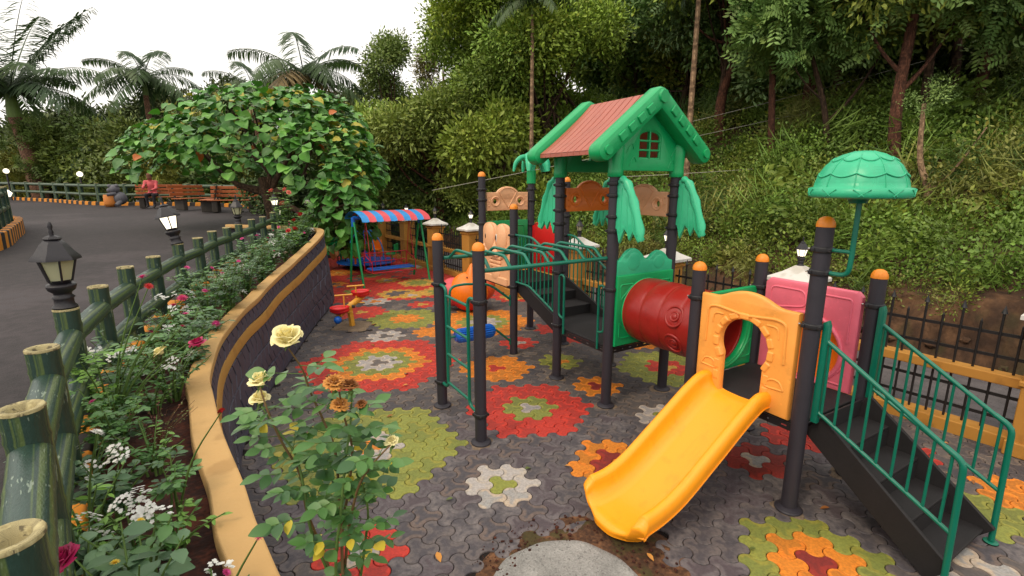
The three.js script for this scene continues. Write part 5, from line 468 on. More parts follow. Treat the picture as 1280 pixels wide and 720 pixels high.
{
  const r = rng(4242); let k = 0;
  for (const [d, step, h0] of [[8.2, 2.6, 5.5], [10.5, 2.5, 7.5], [12.5, 2.6, 8], [16.5, 2.9, 9.5], [21, 3.2, 11], [27, 3.6, 13], [34, 4.5, 15]]) for (let s = -24; s < (d > 12 ? 24 : 13); s += step * (0.75 + 0.5 * r())) { const dd = d + (r() - 0.5) * 3; const [x, z] = fenceAt(s, dd); if (z < 1.5 || x / z > 1.35) continue; const px = 640 + 617 * x / z; if (px < (d > 15 ? 640 : 720)) continue; const p = V(x, hillH(s, dd) - 0.15, -z); k++; const kind = r(); const fea = d < 10 && kind < 0.5 || kind < 0.25, kw = fea ? 'feathery leaved' : kind < 0.75 ? 'broad leaved' : 'fine leaved pale green'; tree('hillside_tree', kw + ' tree in the dense wood on the hillside behind the fence', kw + ' trees in the hillside wood', p, { seed: 900 + k, h: h0 * (0.75 + 0.5 * r()), r: (d < 9 ? 1.5 : 2.1) + 1.0 * r(), tr: 0.09 + 0.08 * r(), bark: r() < 0.4 ? M.barkRed : M.bark, low: d < 9 ? 0.46 : d < 12 ? 0.3 : 0.2, nl: 9, n: d < 9 ? 620 : d < 14 ? 850 : 680, geo: d < 10 && kind < 0.5 || kind < 0.25 ? SP.feather[k % 2] : kind < 0.75 ? SP.mid[k % 3] : SP.fine[k % 2], cols: d < 10 && kind < 0.5 || kind < 0.25 ? G2 : kind < 0.75 ? G1.concat(G2) : G3, size: d < 9 ? 0.8 : d < 14 ? 1.0 : 1.5, lean: (r() - 0.5) * 1.2 }); }
  // named individuals
  tree('broad_tree', 'tall light green broad tree rising behind the playset roof left of the wood', null, hillPt(668, 19.5), { seed: 31, h: 10.4, r: 3.4, tr: 0.2, low: 0.12, nl: 24, n: 5200, geo: SP.fine[0], cols: ['#7a9a36', '#86a63a', '#6a8c32'], size: 1.1 });
  tree('broad_tree', 'dark green tree between the light green tree and the wood', null, hillPt(765, 24), { seed: 32, h: 10.5, r: 3.0, tr: 0.18, low: 0.25, nl: 11, n: 1500, geo: SP.feather[0], cols: G2, size: 1.5 });
  tree('broad_tree', 'low spreading tree with a reddish trunk behind the boundary fence lanterns', null, hillPt(548, 18.5), { seed: 33, h: 5.0, r: 2.3, tr: 0.16, bark: M.barkRed, low: 0.45, nl: 9, n: 1300, geo: SP.fine[0], cols: ['#6c8638', '#7a8f40'], size: 1.1 });
  tree('broad_tree', 'bushy yellow green tree left of the light green tree', null, hillPt(590, 25), { seed: 34, h: 6.4, r: 2.2, tr: 0.14, low: 0.2, nl: 9, n: 1300, geo: SP.fine[1], cols: ['#748c36', '#688432'], size: 1.1 });
  tree('broad_tree', 'thin topped tree standing against the sky behind the swing', null, hillPt(498, 27), { seed: 35, h: 8.4, r: 1.7, tr: 0.13, low: 0.5, nl: 8, n: 620, geo: SP.fine[1], cols: ['#6f8844', '#64803f'], size: 1.2 });
  tree('broad_tree', 'sparse wispy tree with pale twigs against the sky', null, hillPt(552, 30), { seed: 36, h: 9.6, r: 1.7, tr: 0.1, low: 0.4, nl: 9, n: 420, geo: SP.fine[0], cols: ['#6b6a42', '#5c6038'], size: 1.0, bark: M.barkPale });
  tree('broad_tree', 'round green tree behind the striped swing canopy', null, hillPt(470, 22), { seed: 37, h: 5.2, r: 2.2, tr: 0.14, low: 0.2, nl: 9, n: 1300, geo: SP.mid[2], cols: ['#6f9038', '#7e983e'], size: 1.1 });
  tree('broad_tree', 'olive toned tree over the fence pillars behind the fruit shaped ball', null, hillPt(520, 21), { seed: 38, h: 4.0, r: 1.8, tr: 0.13, low: 0.15, nl: 9, n: 1300, geo: SP.fine[1], cols: ['#768c3a', '#688236'], size: 1.2 });
  tree('broad_tree', 'mid green tree behind the tan head board of the playset', null, hillPt(625, 17.5), { seed: 39, h: 3.6, r: 1.7, tr: 0.14, low: 0.15, nl: 9, n: 1300, geo: SP.mid[0], cols: ['#7f9a3c', '#8aa444'], size: 1.0 });
  tree('broad_tree', 'shaded tree behind the light green tree and the slim palm trunk', null, hillPt(655, 28), { seed: 40, h: 8.5, r: 3.2, tr: 0.16, low: 0.1, nl: 12, n: 1500, geo: SP.mid[1], cols: G2, size: 1.5 });
  tree('broad_tree', 'rounded mid green tree below the tall light green crown behind the roof', null, hillPt(682, 18.2), { seed: 43, h: 6.2, r: 2.5, tr: 0.13, low: 0.2, nl: 13, n: 2600, geo: SP.fine[1], cols: ['#6f9234', '#7c9c3a', '#62842f'], size: 1.05 });
  // bare trunks in front of the wood
  const trunk = (name, label, pts, r0, r1, m, extra = []) => { const t = thing(name, label, 'tree', pts[0].clone()); const P = pts.map(p => p.clone().sub(pts[0])); part('trunk', [sweep(curve(P, 16), q => lerp(r0, r1, q), 9), ...extra.map(([q, a, rr]) => { const st = new THREE.CatmullRomCurve3(P).getPoint(q); return sweep(curve([st, st.clone().add(V(a[0] * 0.5, a[1] * 0.4, a[2] * 0.5)), st.clone().add(V(...a))], 8), k => lerp(rr, rr * 0.35, k), 7); })], m, t); return t; };
  const crownOn = (t, c, rr, n, geo, cols, seed, size = 1) => { const r2 = rng(seed); t.add(instances('crown', geo, LM, crownList([[c.x, c.y, c.z, rr, rr * 0.7, rr]], n / 3.5, cols, r2, size))); };
  let t = trunk('slender_tree', 'straight reddish trunk tree rising through the middle of the wood', [hillPt(963, 13.4), at(966, 90, 13.4), at(972, -60, 13.6)], 0.09, 0.065, M.barkRed, [[0.55, [-1, 1.4, 0.3], 0.05], [0.7, [0.9, 1.2, 0.2], 0.04]]); crownOn(t, at(972, -90, 13.6).sub(t.position), 1.6, 300, SP.mid[0], G1, 5);
  t = trunk('slender_tree', 'thick reddish trunk tree behind the green dome', [hillPt(1116, 11.2), at(1120, 140, 11.2), at(1142, 20, 11.5)], 0.13, 0.1, M.barkRed, [[0.6, [1, 1.5, 0], 0.06], [0.7, [-0.9, 1.4, -0.3], 0.05]]); crownOn(t, at(1150, -40, 11.5).sub(t.position), 1.8, 420, SP.fine[0], GY, 6, 1.2);
  t = trunk('slender_tree', 'pale forked small tree on the slope right of the green dome', [hillPt(1157, 9.2), at(1160, 245, 9.2), at(1150, 200, 9.3), at(1155, 130, 9.5)], 0.075, 0.035, M.barkPale, [[0.36, [0.75, 1.15, 0.1], 0.035]]); crownOn(t, at(1160, 122, 9.5).sub(t.position), 0.4, 26, SP.shrub[1], G2, 7, 0.5);
  t = trunk('slender_tree', 'forked brown trunk tree left of the thick reddish trunk', [hillPt(1033, 12.6), at(1031, 140, 12.6), at(1015, 70, 12.8)], 0.08, 0.05, M.bark, [[0.4, [1.0, 1.6, 0.2], 0.05], [0.6, [-0.9, 0.9, 0], 0.03]]); crownOn(t, at(1020, 20, 12.8).sub(t.position), 1.8, 380, SP.feather[0], G2, 8);
}
// palms
function frondGeo(len, droop, seed, leafL = 0.55, lift = 0.5) { const r = rng(seed), gs = []; const N = 52, pts = []; for (let i = 0; i <= 12; i++) { const t = i / 12; pts.push(V(0, lift * len * t - droop * len * t * t, len * t * (1 - 0.12 * droop * t))); } const c = new THREE.CatmullRomCurve3(pts); gs.push(sweep(pts, t => 0.035 * (len / 4) * lerp(1, 0.2, t), 5)); for (let i = 3; i < N; i++) { const t = i / N, p = c.getPoint(t), tn = c.getTangent(t); const L = leafL * (0.45 + 0.75 * Math.sin(Math.PI * Math.min(1, 0.12 + t * 0.86))) * (0.85 + 0.3 * r()); for (const s of [-1, 1]) { const dir = V(s, -0.35 - 0.5 * r() + (r() < 0.3 ? 0.45 : 0), 0).addScaledVector(tn, 0.75); gs.push(leafGeo(L, 0.055 * len / 4 + 0.018, 0.2, 0.55 + 0.4 * r(), 3).applyMatrix4(orient(p, dir, s * 0.4, 1))); } } return join(gs, true); }
const fronds = [[0.55, 0.75, 1], [0.85, 0.6, 2], [0.2, 0.7, 3], [-0.15, 0.55, 4], [1.6, 0.5, 5]].map(([l, d, s]) => frondGeo(3, d, s, 0.62, l));
function palm(name, label, base, topY, lenF, tr, o = {}) { const r = rng(o.seed || 1), t = thing(name, label, 'palm tree', base, 0, o.group); const H = topY - base.y; const tp = curve([V(0, -0.3, 0), V(o.bend ? o.bend * 0.3 : 0, H * 0.5, 0), V(o.bend || 0, H, 0)], 40); part('trunk', [sweep(tp, (q, i) => tr * (lerp(1.12, 0.72, q) + 0.25 * Math.exp(-q * 9)) * (1 + 0.025 * (i % 3 === 0 ? 1 : 0)), 14)], o.bark || M.palmTrunk, t); const e = tp[40]; if (!o.bare) part('crownshaft', [lathe([[tr * 0.78, -0.1], [tr * 0.82, 0.15], [tr * 0.66, lenF * 0.16], [tr * 0.38, lenF * 0.3], [0, lenF * 0.34]], 14).translate(e.x, e.y, 0)], M.crownshaft, t); const n = o.n || 15; for (let k = 0; k < n; k++) { const a = k * 2.399 + r() * 0.4, g = k / n; const f = new THREE.Mesh(fronds[o.up ? (g < 0.4 ? 4 : g < 0.8 ? 1 : 0) : g < 0.25 ? 1 : g < 0.6 ? 0 : g < 0.85 ? 2 : 3], k % 3 ? (o.m || FM[0]) : FM[1]); if (o.dead && g > 0.8) f.material = FM[2]; f.name = 'frond'; f.castShadow = f.receiveShadow = true; f.position.set(e.x, e.y + lenF * (o.bare ? 0 : 0.26), 0); f.rotation.set(0, a, 0); f.scale.setScalar(lenF / 3 * (0.85 + 0.25 * r())); t.add(f); } return t; }
const FM = [leafMat('#3f5a26'), leafMat('#35502a'), leafMat('#8a7448')];
{ const pb = (px, z) => { const p = at(px, 240, z); p.y = roadH(z) - 0.1; return p; };
  palm('royal_palm', 'tall palm with a thick ringed trunk beyond the far fence', pb(50, 30), 6.2, 4.9, 0.42, { seed: 3, n: 26, bend: -0.6, up: true });
  palm('feather_palm', 'feathery palm showing above the large leaved tree on the left', pb(200, 33), 7.9, 3.6, 0.2, { seed: 4, n: 14 });
  palm('feather_palm', 'feathery palm with hanging brown fronds above the large leaved tree', pb(392, 25), 6.5, 3.6, 0.2, { seed: 5, n: 16, dead: true });
  palm('feather_palm', 'short feathery palm between the tall palm and the large leaved tree', pb(140, 31), 3.8, 2.6, 0.16, { seed: 6, n: 12, bare: true });
  palm('feather_palm', 'palm behind the hanging brown fronds', pb(330, 34), 7.6, 3.2, 0.2, { seed: 10, n: 13 });
  palm('slim_palm', 'slim pale palm trunk in front of the light green tree', hillPt(664, 15.6), at(658, 14, 15.6).y, 1.6, 0.065, { seed: 11, n: 11, bark: M.barkPale });
  palm('slim_palm', 'slim pale palm trunk rising behind the playset roof gable', hillPt(857, 13.4), at(868, -40, 13.4).y, 1.8, 0.075, { seed: 12, n: 11, bark: M.barkPale });
}
// undergrowth on the slope and banks
{ const r = rng(515), lists = [[], [], [], [], []]; for (let i = 0; i < 6400; i++) { const d = 2.3 + 13 * Math.pow(r(), 1.35), s = lerp(-14, 26, r()); const [x, z] = fenceAt(s, d); if (z < 1 || x / z > 1.6) continue; const mound = fbm(((s + 60) * 0.021) % 1, ((d + 30) * 0.021) % 1, 16, 3, 77); const k = r() * (0.06 + 0.95 * sm(0.4, 0.7, mound)) * (d < 3 ? 0.25 : 1); const p = V(x, hillH(s, d) + k - 0.02, -z); const g = fbm(((s + 70) * 0.03) % 1, ((d + 40) * 0.03) % 1, 16, 3, 78); const c = g > 0.56 ? '#5f802e' : g > 0.46 ? '#68802c' : g > 0.38 ? '#717a38' : '#4a6828'; const weed = r() < 0.06; const kind = weed ? 4 : g < 0.4 || r() < 0.1 ? 3 : Math.floor(r() * 3); if (d > 2.6 && fbm(((s + 20) * 0.05) % 1, ((d + 11) * 0.05) % 1, 16, 3, 79) < 0.3) continue; lists[kind].push({ m: orient(p, V(r() - 0.5, 1.1, r() - 0.5).add(V(-fenceN.x, 0, fenceN.y).multiplyScalar(0.5)), r() * 6.28, (0.7 + 0.5 * r()) * (d < 2.9 ? 0.6 : 1) * (1 + d * 0.03)), c: vary(c, r, 0.25, 0.25) }); }
  const o = new THREE.Group(); o.name = 'hill_undergrowth'; tag(o, 'dense low shrubs and weeds covering the slope behind the boundary fence', 'undergrowth'); o.userData.kind = 'stuff'; scene.add(o); lists.forEach((l, i) => { instances(['shrub_leaves', 'shrub_leaves_001', 'shrub_leaves_002', 'grass_tufts', 'broad_weeds'][i], i < 3 ? SP.shrub[i] : i < 4 ? SP.tuft[0] : SP.weed, LM, l, o, true); }); }
// stones and roots in the cut bank
{ const r = rng(616); for (let i = 0; i < 70; i++) { const s = lerp(-6, 12, r()), d = 1.98 + 0.4 * r(), h = r() * 0.6; const [x, z] = fenceAt(s, d); const sz = 0.06 + 0.13 * r() * r(); const g = new THREE.IcosahedronGeometry(sz, 1); const p = g.attributes.position; for (let k = 0; k < p.count; k++) { const v = V(p.getX(k), p.getY(k), p.getZ(k)); const n = 0.75 + 0.5 * hash2(Math.round(v.x * 99), Math.round(v.y * 99) + Math.round(v.z * 57), i); p.setXYZ(k, v.x * n * 1.3, v.y * n * 0.8, v.z * n); } g.computeVertexNormals(); single('bank_stone', [g.rotateY(r() * 6).translate(x, hillH(s, d) * 0.0 + 0.05 + h * sm(1.9, 2.4, d), -z)], M.earth, 'weathered brown stone set in the cut earth bank behind the fence', 'stone', 'stones in the earth bank'); } }
// bushes behind the playground end and across the road
{ const r = rng(717); const bushAt = (name, label, group, x, y, z, rx, ry, n, cols, geo, size) => { const t = thing(name, label, 'bush', V(x, y, -z), 0, group); const L = []; for (let k = 0; k < 5; k++) L.push([(r() - 0.5) * rx, ry * (0.3 + 0.5 * r()), (r() - 0.5) * rx * 0.7, rx * (0.45 + 0.25 * r()), ry * (0.35 + 0.2 * r()), rx * (0.4 + 0.2 * r())]); const st = []; for (let k = 0; k < 5; k++) st.push(rod(V(0, -0.2, 0), V(L[k][0], L[k][1], L[k][2]), 0.03, 0.012, 5)); part('stems', st, M.bark, t); t.add(instances('foliage', geo, LM, crownList(L, n / 3.5, cols, r, size, 0.35))); };
  for (let k = 0; k < 12; k++) { const x = lerp(-8.8, -3.6, (k % 6) / 5 + 0.05 * r()), z = 18.2 + (k > 5 ? 2.6 : 0) + r(); bushAt('dark_bush', 'dark leafy bush at the shaded far end of the playground', 'bushes at the far end of the playground', x, 0, z, 1.3, 2.6 + r(), 380, ['#37542a', '#425c2c', '#50662a'], SP.mid[k % 3], 0.9); }
  for (let k = 0; k < 16; k++) { const t = k / 15, x = lerp(-52, -12, t), z = lerp(40, 25.5, t) + 2.5 * r(); bushAt('roadside_bush', 'bushy shrub behind the thin fence across the road', 'shrubs across the road', x, roadH(z), z, 2.0 + r(), 2.4 + 1.6 * r(), 460, ['#506a2e', '#5f7430', '#727f36', '#435e2a'], k % 3 ? SP.mid[k % 3] : SP.feather[0], 1.3); }
  for (let k = 0; k < 9; k++) { const px = [60, 110, 160, 215, 255, 300, 345, 400, 440][k], z = 38 + 8 * r(); const p = at(px, 235, z); tree('far_tree', 'hazy green tree far behind the road beyond the shrubs', 'trees far behind the road', V(p.x, 1.0, -z), { seed: 1200 + k, h: (px < 170 ? 6 : 7.5) + 2 * r(), r: 3.2, tr: 0.16, low: 0.2, nl: 9, n: 650, geo: SP.mid[k % 3], cols: ['#4a5b30', '#3f5228'], size: 1.7 }); }
  bushAt('island_bush', 'low dark shrub on the planted island by the road', null, -15.5, roadH(11), 11.5, 1.4, 1.1, 300, ['#33491f'], SP.shrub[0], 1.2);
}
// large leaved tree behind the wall end
{ const r = rng(818); const pos = F(-7.0, 1.2, 14.6); const t = thing('large_leaved_tree', 'spreading tree with big round glossy leaves arching over the end of the flower bed', 'tree', pos); const br = []; const lobes = [[0, 2.05, 0, 2.9, 1.75, 2.2], [-2.0, 1.75, 0.3, 1.7, 1.25, 1.6], [1.75, 1.5, 0.7, 1.6, 1.45, 1.5], [2.6, 0.6, 1.5, 0.75, 1.2, 0.75], [1.1, 2.6, -0.2, 1.6, 1.2, 1.5]];
  br.push(sweep(curve([V(0.1, -0.4, 0), V(0, 0.6, 0.1), V(-0.2, 1.4, 0)], 8), q => lerp(0.2, 0.13, q), 10)); for (let k = 0; k < 16; k++) { const l = lobes[k % 5], d = rdir(r, 0.4); const e = V(l[0] + d.x * l[3] * 0.85, l[1] + Math.abs(d.y) * l[4] * 0.8, l[2] + d.z * l[5] * 0.85); br.push(sweep(curve([V(-0.1, 0.7 + 0.5 * r(), 0), V(l[0] * 0.5, l[1] * 0.75, l[2] * 0.5), e], 8), q => lerp(0.08, 0.018, q), 6)); } part('trunk', br, M.bark, t);
  const lg = sheet((i, j) => { const a = 0.02 + i * 0.98, s = (j - 0.5) * 2, w = 0.46 * Math.pow(Math.max(0, Math.sin(Math.PI * Math.pow(a, 0.8))), 0.75); return V(s * w * (a > 0.985 ? 0.05 : 1), -0.1 * a * a + 0.34 * Math.abs(s) * w + 0.03 * Math.sin(a * 16 + s * 2) * s * s - 0.16 * Math.pow(a, 3), a - 0.02); }, 8, 4); join([lg]);
  const list = []; lobes.forEach((l, li) => { const n = [1500, 740, 840, 430, 640][li]; for (let i = 0; i < n; i++) { const d = rdir(r, 0.35); let inside = false; const q = 0.86 + 0.2 * r(); const p = V(l[0] + d.x * l[3] * q, l[1] + d.y * l[4] * q, l[2] + d.z * l[5] * q); for (let m = 0; m < 5; m++) if (m !== li) { const e = lobes[m]; const g = ((p.x - e[0]) / e[3]) ** 2 + ((p.y - e[1]) / e[4]) ** 2 + ((p.z - e[2]) / e[5]) ** 2; if (g < 0.6) inside = true; } if (inside && r() < 0.8) continue; if (p.x < 1.3 && p.y < 1.42 + 0.25 * Math.sin(p.x * 3) + (p.x < -0.5 ? 0.15 : 0)) continue; if (r() < 0.12) continue; if (d.y < -0.35 && li !== 3 && r() < 0.6) continue; const dir = d.clone().setY(d.y * 0.4 - 0.75 + 0.9 * r()).add(V(r() - 0.5, 0, r() - 0.5).multiplyScalar(1.7)); const up = d.clone().add(V(r() - 0.5, 0.9 + r() - 0.5, 0.35 + r() - 0.5)); const k = r(); const c = d.y > 0.55 && k > 0.86 ? '#a8a02a' : k > 0.985 ? '#b4601c' : ['#43802a', '#52922e', '#3a7028', '#66a038'][Math.floor(r() * 4)]; list.push({ p, m: orient(p, dir, 0, 0.14 + 0.2 * r(), up), c: vary(c, r, 0.2, 0.12) }); } });
  const cam = V(0, 2.5, 0).sub(pos); list.sort((a, b) => a.p.distanceTo(cam) - b.p.distanceTo(cam)); const mats = {}; list.slice(0, 300).forEach(e => { const key = Math.round(e.c.r * 25) + '_' + Math.round(e.c.g * 20); const m = mats[key] || (mats[key] = leafMat(e.c.clone(), { r: 0.58 })); const o = new THREE.Mesh(lg, m); o.name = numbered('leaf'); o.castShadow = o.receiveShadow = true; e.m.decompose(o.position, o.quaternion, o.scale); t.add(o); }); t.add(instances('crown', lg, LMg, list.slice(300), null, true)); }
// ---------- flower bed ----------
const petalGeo = (len, wid, cup, curl) => sheet((i, j) => { const s = (j - 0.5) * 2, w = wid * 0.5 * Math.pow(Math.sin(Math.PI * (0.12 + 0.8 * i)), 0.55) * (0.75 + 0.4 * i); return V(s * w, cup * len * Math.sin(i * 1.5) - curl * len * Math.max(0, i - 0.65) * 2.2 - cup * 0.3 * s * s * w * -1, i * len * (1 - 0.25 * cup)); }, 5, 4);
function roseGeo(seed, rad, open = 0.6, crumple = 0) { // overlapping cupped petals in whorls round a tight heart
  const r = rng(seed), gs = []; const whorls = [[3, 0.22, 0.95, 0.1], [4, 0.4, 1.0, 0.22], [5, 0.62, 0.98, 0.42], [6, 0.85, 0.85, 0.75], [6, 1.0, 0.62, 1.05]];
  whorls.forEach(([n, rr, hh, out], wi) => { for (let q = 0; q < n; q++) { const a0 = q / n * 6.2832 + wi * 0.7 + 0.35 * r(), kr = 0.85 + 0.3 * r(), kh = 1.15 + 0.45 * r(), half = 3.1416 / n * 1.55, ph = r() * 6, o2 = out * (0.55 + open * 0.75); gs.push(sheet((i, j) => { const t = i, s = (j - 0.5) * 2, a = a0 + s * half * (0.35 + 0.65 * Math.sin(Math.min(1, t + 0.25) * 1.5)); const ro = rad * rr * kr * 0.85 * (0.25 + 0.75 * Math.sin(t * 1.5)) + rad * o2 * 0.42 * t * t * t + rad * (0.05 + crumple * 0.2) * Math.sin(ph + s * (4 + crumple * 5) + t * 3) * t; const y = rad * hh * kh * (1.15 * Math.sin(t * 1.35)) * (1 - 0.16 * s * s * t) - rad * o2 * 0.42 * Math.max(0, t - 0.6) * 1.6; return V(ro * Math.cos(a), y - rad * 0.45, ro * Math.sin(a)); }, 6, 6)); } }); return join(gs, true); }
function daisyGeo(seed, rad) { const r = rng(seed), gs = []; for (let ring = 0; ring < 3; ring++) for (let q = 0; q < 14; q++) { const a = q / 14 * 6.28 + ring * 0.2 + r() * 0.15; gs.push(leafGeo(rad * (1 - ring * 0.22), rad * 0.26, 0.25, 0.2, 2).rotateX(-0.15 - ring * 0.4 - 0.15 * r()).rotateY(a)); } gs.push(sph(rad * 0.24, 0, rad * 0.06, 0, 8, 6).scale(1, 0.6, 1)); return join(gs, true); }
function tinyGeo(seed) { const r = rng(seed), gs = []; for (let k = 0; k < 20; k++) { const a = r() * 6.28, q = Math.sqrt(r()) * 0.06, y = 0.03 * r() - q * 0.4; const c = V(q * Math.cos(a), y, q * Math.sin(a)); for (let p = 0; p < 5; p++) gs.push(leafGeo(0.0115, 0.0125, 0.1, 0.1, 2).rotateX(-0.15).rotateY(p * 1.2566 + k).translate(c.x, c.y, c.z)); } return join(gs, true); }
const FG = { rose: [roseGeo(1, 0.042), roseGeo(2, 0.042, 0.9)], daisy: [daisyGeo(3, 0.034), daisyGeo(4, 0.034)], tiny: [tinyGeo(5), tinyGeo(6), tinyGeo(7)] };
const FC = { magenta: mat('#b81a5c', { r: 0.6, transmission: 0.15 }), pink: mat('#d0418a', { r: 0.6, transmission: 0.15 }), white: mat('#dcdcd6', { r: 0.6, transmission: 0.15 }), cream: mat('#f3e9b0', { r: 0.55, transmission: 0.2 }), orange: mat('#d98a2a', { r: 0.7 }), red: mat('#b51f22', { r: 0.6 }), yellow: mat('#d9b62c', { r: 0.6 }), coral: mat('#e07a6a', { r: 0.6, transmission: 0.15 }), brown: mat('#8a5526', { r: 0.85 }), dryOrange: mat('#c98a3c', { r: 0.8, transmission: 0.15 }) };
const leafC = { rose: leafMat('#4d7c36', { r: 0.5 }), roseDark: leafMat('#385f30', { r: 0.5 }), bright: leafMat('#729f3a', { r: 0.55 }), grey: leafMat('#557752', { r: 0.6 }), olive: leafMat('#5f6d2c'), reddish: leafMat('#7a3a2a'), yellow: leafMat('#c9b62e') };
const soilY = z => Math.min(1.04 + 0.035 * Math.max(0, z - 6), 1.2);
const bedX = z => interp([[0.6, -0.4], [1.2, -1.0], [1.6, -1.42], [2.2, -1.88], [3, -2.45], [4, -2.97], [5, -3.35], [6.5, -3.82], [8, -4.2], [10, -4.62], [12, -5.3]], z);
let plantSeed = 2000;
function plant(name, label, x, z, o) { const r = rng(plantSeed++), base = F(x, soilY(z) - 0.02, z), t = thing(name, label, 'plant', base, 0, o.group); const stems = [], leaves = [], tips = [];
  const ns = o.stems || 6; for (let k = 0; k < ns; k++) { const a = k / ns * 6.28 + r(), sp = o.w * (0.35 + 0.65 * r()), h = o.h * (0.6 + 0.4 * r()); const e = V(Math.cos(a) * sp + (o.lean || 0) * h, h, Math.sin(a) * sp); const c = curve([V(0.03 * Math.cos(a), 0, 0.03 * Math.sin(a)), V(e.x * 0.35, h * 0.5, e.z * 0.35), e], 10); stems.push(sweep(c, q => (o.sr || 0.006) * lerp(1.2, 0.4, q), 5)); tips.push(e);
    const nl = o.leaves || 14; for (let q = 0; q < nl; q++) { const tt = lerp(o.from ?? 0.2, 1, r()), p = c[Math.min(9, Math.floor(tt * 10))].clone().lerp(c[Math.min(10, Math.floor(tt * 10) + 1)], r()); const b = r() * 6.28, dir = V(Math.cos(b), 0.25 * r() + 0.05, Math.sin(b)); const ln = o.leaf * (0.7 + 0.6 * r()); if (o.compound) { const st = p.clone().addScaledVector(dir, ln * 1.9); stems.push(rod(p, st, 0.0016, 0.001, 4)); for (const [f, s] of [[0.45, -1], [0.45, 1], [0.75, -1], [0.75, 1], [1, 0]]) { const side = V(-dir.z, 0, dir.x).multiplyScalar(s); leaves.push(leafGeo(ln, ln * 0.62, 0.22, 0.35, 3).applyMatrix4(orient(p.clone().lerp(st, f), dir.clone().multiplyScalar(s ? 0.5 : 1).add(side), (r() - 0.5) * 0.9, 1))); } } else leaves.push(leafGeo(ln, ln * (o.lw || 0.5), 0.25, 0.5, 3).applyMatrix4(orient(p, dir, (r() - 0.5) * 1.2, 1))); } }
  part('stems', stems, o.stemM || M.stem, t); if (leaves.length) { const half = Math.floor(leaves.length * 0.7); part('foliage', leaves.slice(0, half), o.lm || leafC.rose, t, true); if (half < leaves.length) part('foliage', leaves.slice(half), o.lm2 || leafC.roseDark, t, true); }
  const put = (g, m, p, s, n) => { const f = new THREE.Mesh(g, m); f.name = n; f.castShadow = f.receiveShadow = true; f.position.copy(p); f.rotation.set((r() - 0.5) * 1.1 + 0.35, r() * 6.28, (r() - 0.5) * 1.0, 'YXZ'); f.scale.setScalar(s); t.add(f); };
  (o.fl || []).forEach(([kind, colr, n, s]) => { for (let k = 0; k < n; k++) { const e = tips[(k * 3 + 1) % tips.length].clone().add(V((r() - 0.5) * o.w * (kind === 'tiny' ? 1.2 : 0.5), (r() - 0.35) * 0.06, (r() - 0.5) * o.w * (kind === 'tiny' ? 1.2 : 0.5))); if (kind === 'tiny') e.y = o.h * (0.55 + 0.5 * r()); put(FG[kind][k % FG[kind].length], FC[colr], e, s * (0.85 + 0.3 * r()), kind === 'tiny' ? 'flower_cluster' : 'bloom'); } });
  (o.blooms || []).forEach(([px, py, kind, colr, s]) => { const p = at(px, py, o.bz || z).sub(base); stems.push(); part('stems', [sweep(curve([V(0, 0, 0), V(p.x * 0.4, p.y * 0.55, p.z * 0.4), p], 10), q => 0.005 * lerp(1.2, 0.5, q), 5)], M.stem, t); put(FG[kind][0], FC[colr], p, s, 'bloom'); });
  return t; }
// near the camera to the far end of the bed
plant('rose_bush', 'leafy rose bush with magenta blooms near the first black lantern', -2.42, 2.75, { h: 0.62, w: 0.3, stems: 9, leaf: 0.038, leaves: 15, compound: true, from: 0.3, lm: leafC.bright, lm2: leafC.rose, blooms: [[178, 347, 'daisy', 'pink', 1], [228, 373, 'daisy', 'magenta', 0.95], [217, 382, 'daisy', 'magenta', 0.8], [186, 358, 'daisy', 'red', 0.8], [270, 405, 'daisy', 'pink', 0.85], [247, 430, 'rose', 'magenta', 0.9], [228, 408, 'daisy', 'magenta', 0.6], [201, 440, 'rose', 'cream', 0.75]] });
plant('rose_bush', 'second leafy rose bush beside the coping below the magenta blooms', -2.15, 2.45, { h: 0.42, w: 0.26, stems: 7, leaf: 0.034, leaves: 12, compound: true, from: 0.25, lm: leafC.rose, fl: [['daisy', 'pink', 1, 0.7]] });
plant('white_flower_plant', 'dark leaved plant full of small white flower clusters below the rose bush', -2.02, 2.12, { h: 0.3, w: 0.2, stems: 12, leaf: 0.035, leaves: 14, lw: 0.3, lm: leafC.roseDark, fl: [['tiny', 'white', 9, 0.8]] });
plant('leafy_plant', 'bright yellow green sprig beside the bamboo rail with a round white bloom', -1.72, 1.75, { h: 0.34, w: 0.16, stems: 8, leaf: 0.045, leaves: 13, lw: 0.32, lm: leafC.bright, lm2: leafC.bright, blooms: [[121, 541, 'daisy', 'white', 0.75]], bz: 1.62 });
plant('white_flower_plant', 'plant with bright white flower heads on bare soil beside the coping', -1.52, 1.72, { h: 0.26, w: 0.14, stems: 9, leaf: 0.03, leaves: 9, lw: 0.35, lm: leafC.rose, fl: [['tiny', 'white', 8, 0.75]] });
plant('leafy_plant', 'broad dark leaved plant in the near corner of the bed', -1.2, 1.32, { h: 0.36, w: 0.2, stems: 8, leaf: 0.075, leaves: 9, lw: 0.62, lm: leafC.roseDark, lm2: leafC.grey, fl: [['daisy', 'red', 1, 0.8]] });
plant('leafy_plant', 'grey green leaved plant by the coping with yellow buds', -1.3, 1.5, { h: 0.34, w: 0.18, stems: 7, leaf: 0.06, leaves: 9, lw: 0.6, lm: leafC.grey, lm2: leafC.rose, fl: [['daisy', 'yellow', 2, 0.4]] });
plant('magenta_flower_plant', 'small plant with a magenta bloom at the foot of the nearest bamboo post', -1.22, 1.08, { h: 0.3, w: 0.1, stems: 5, leaf: 0.04, leaves: 8, blooms: [[82, 699, 'rose', 'magenta', 0.8]], bz: 1.2 });
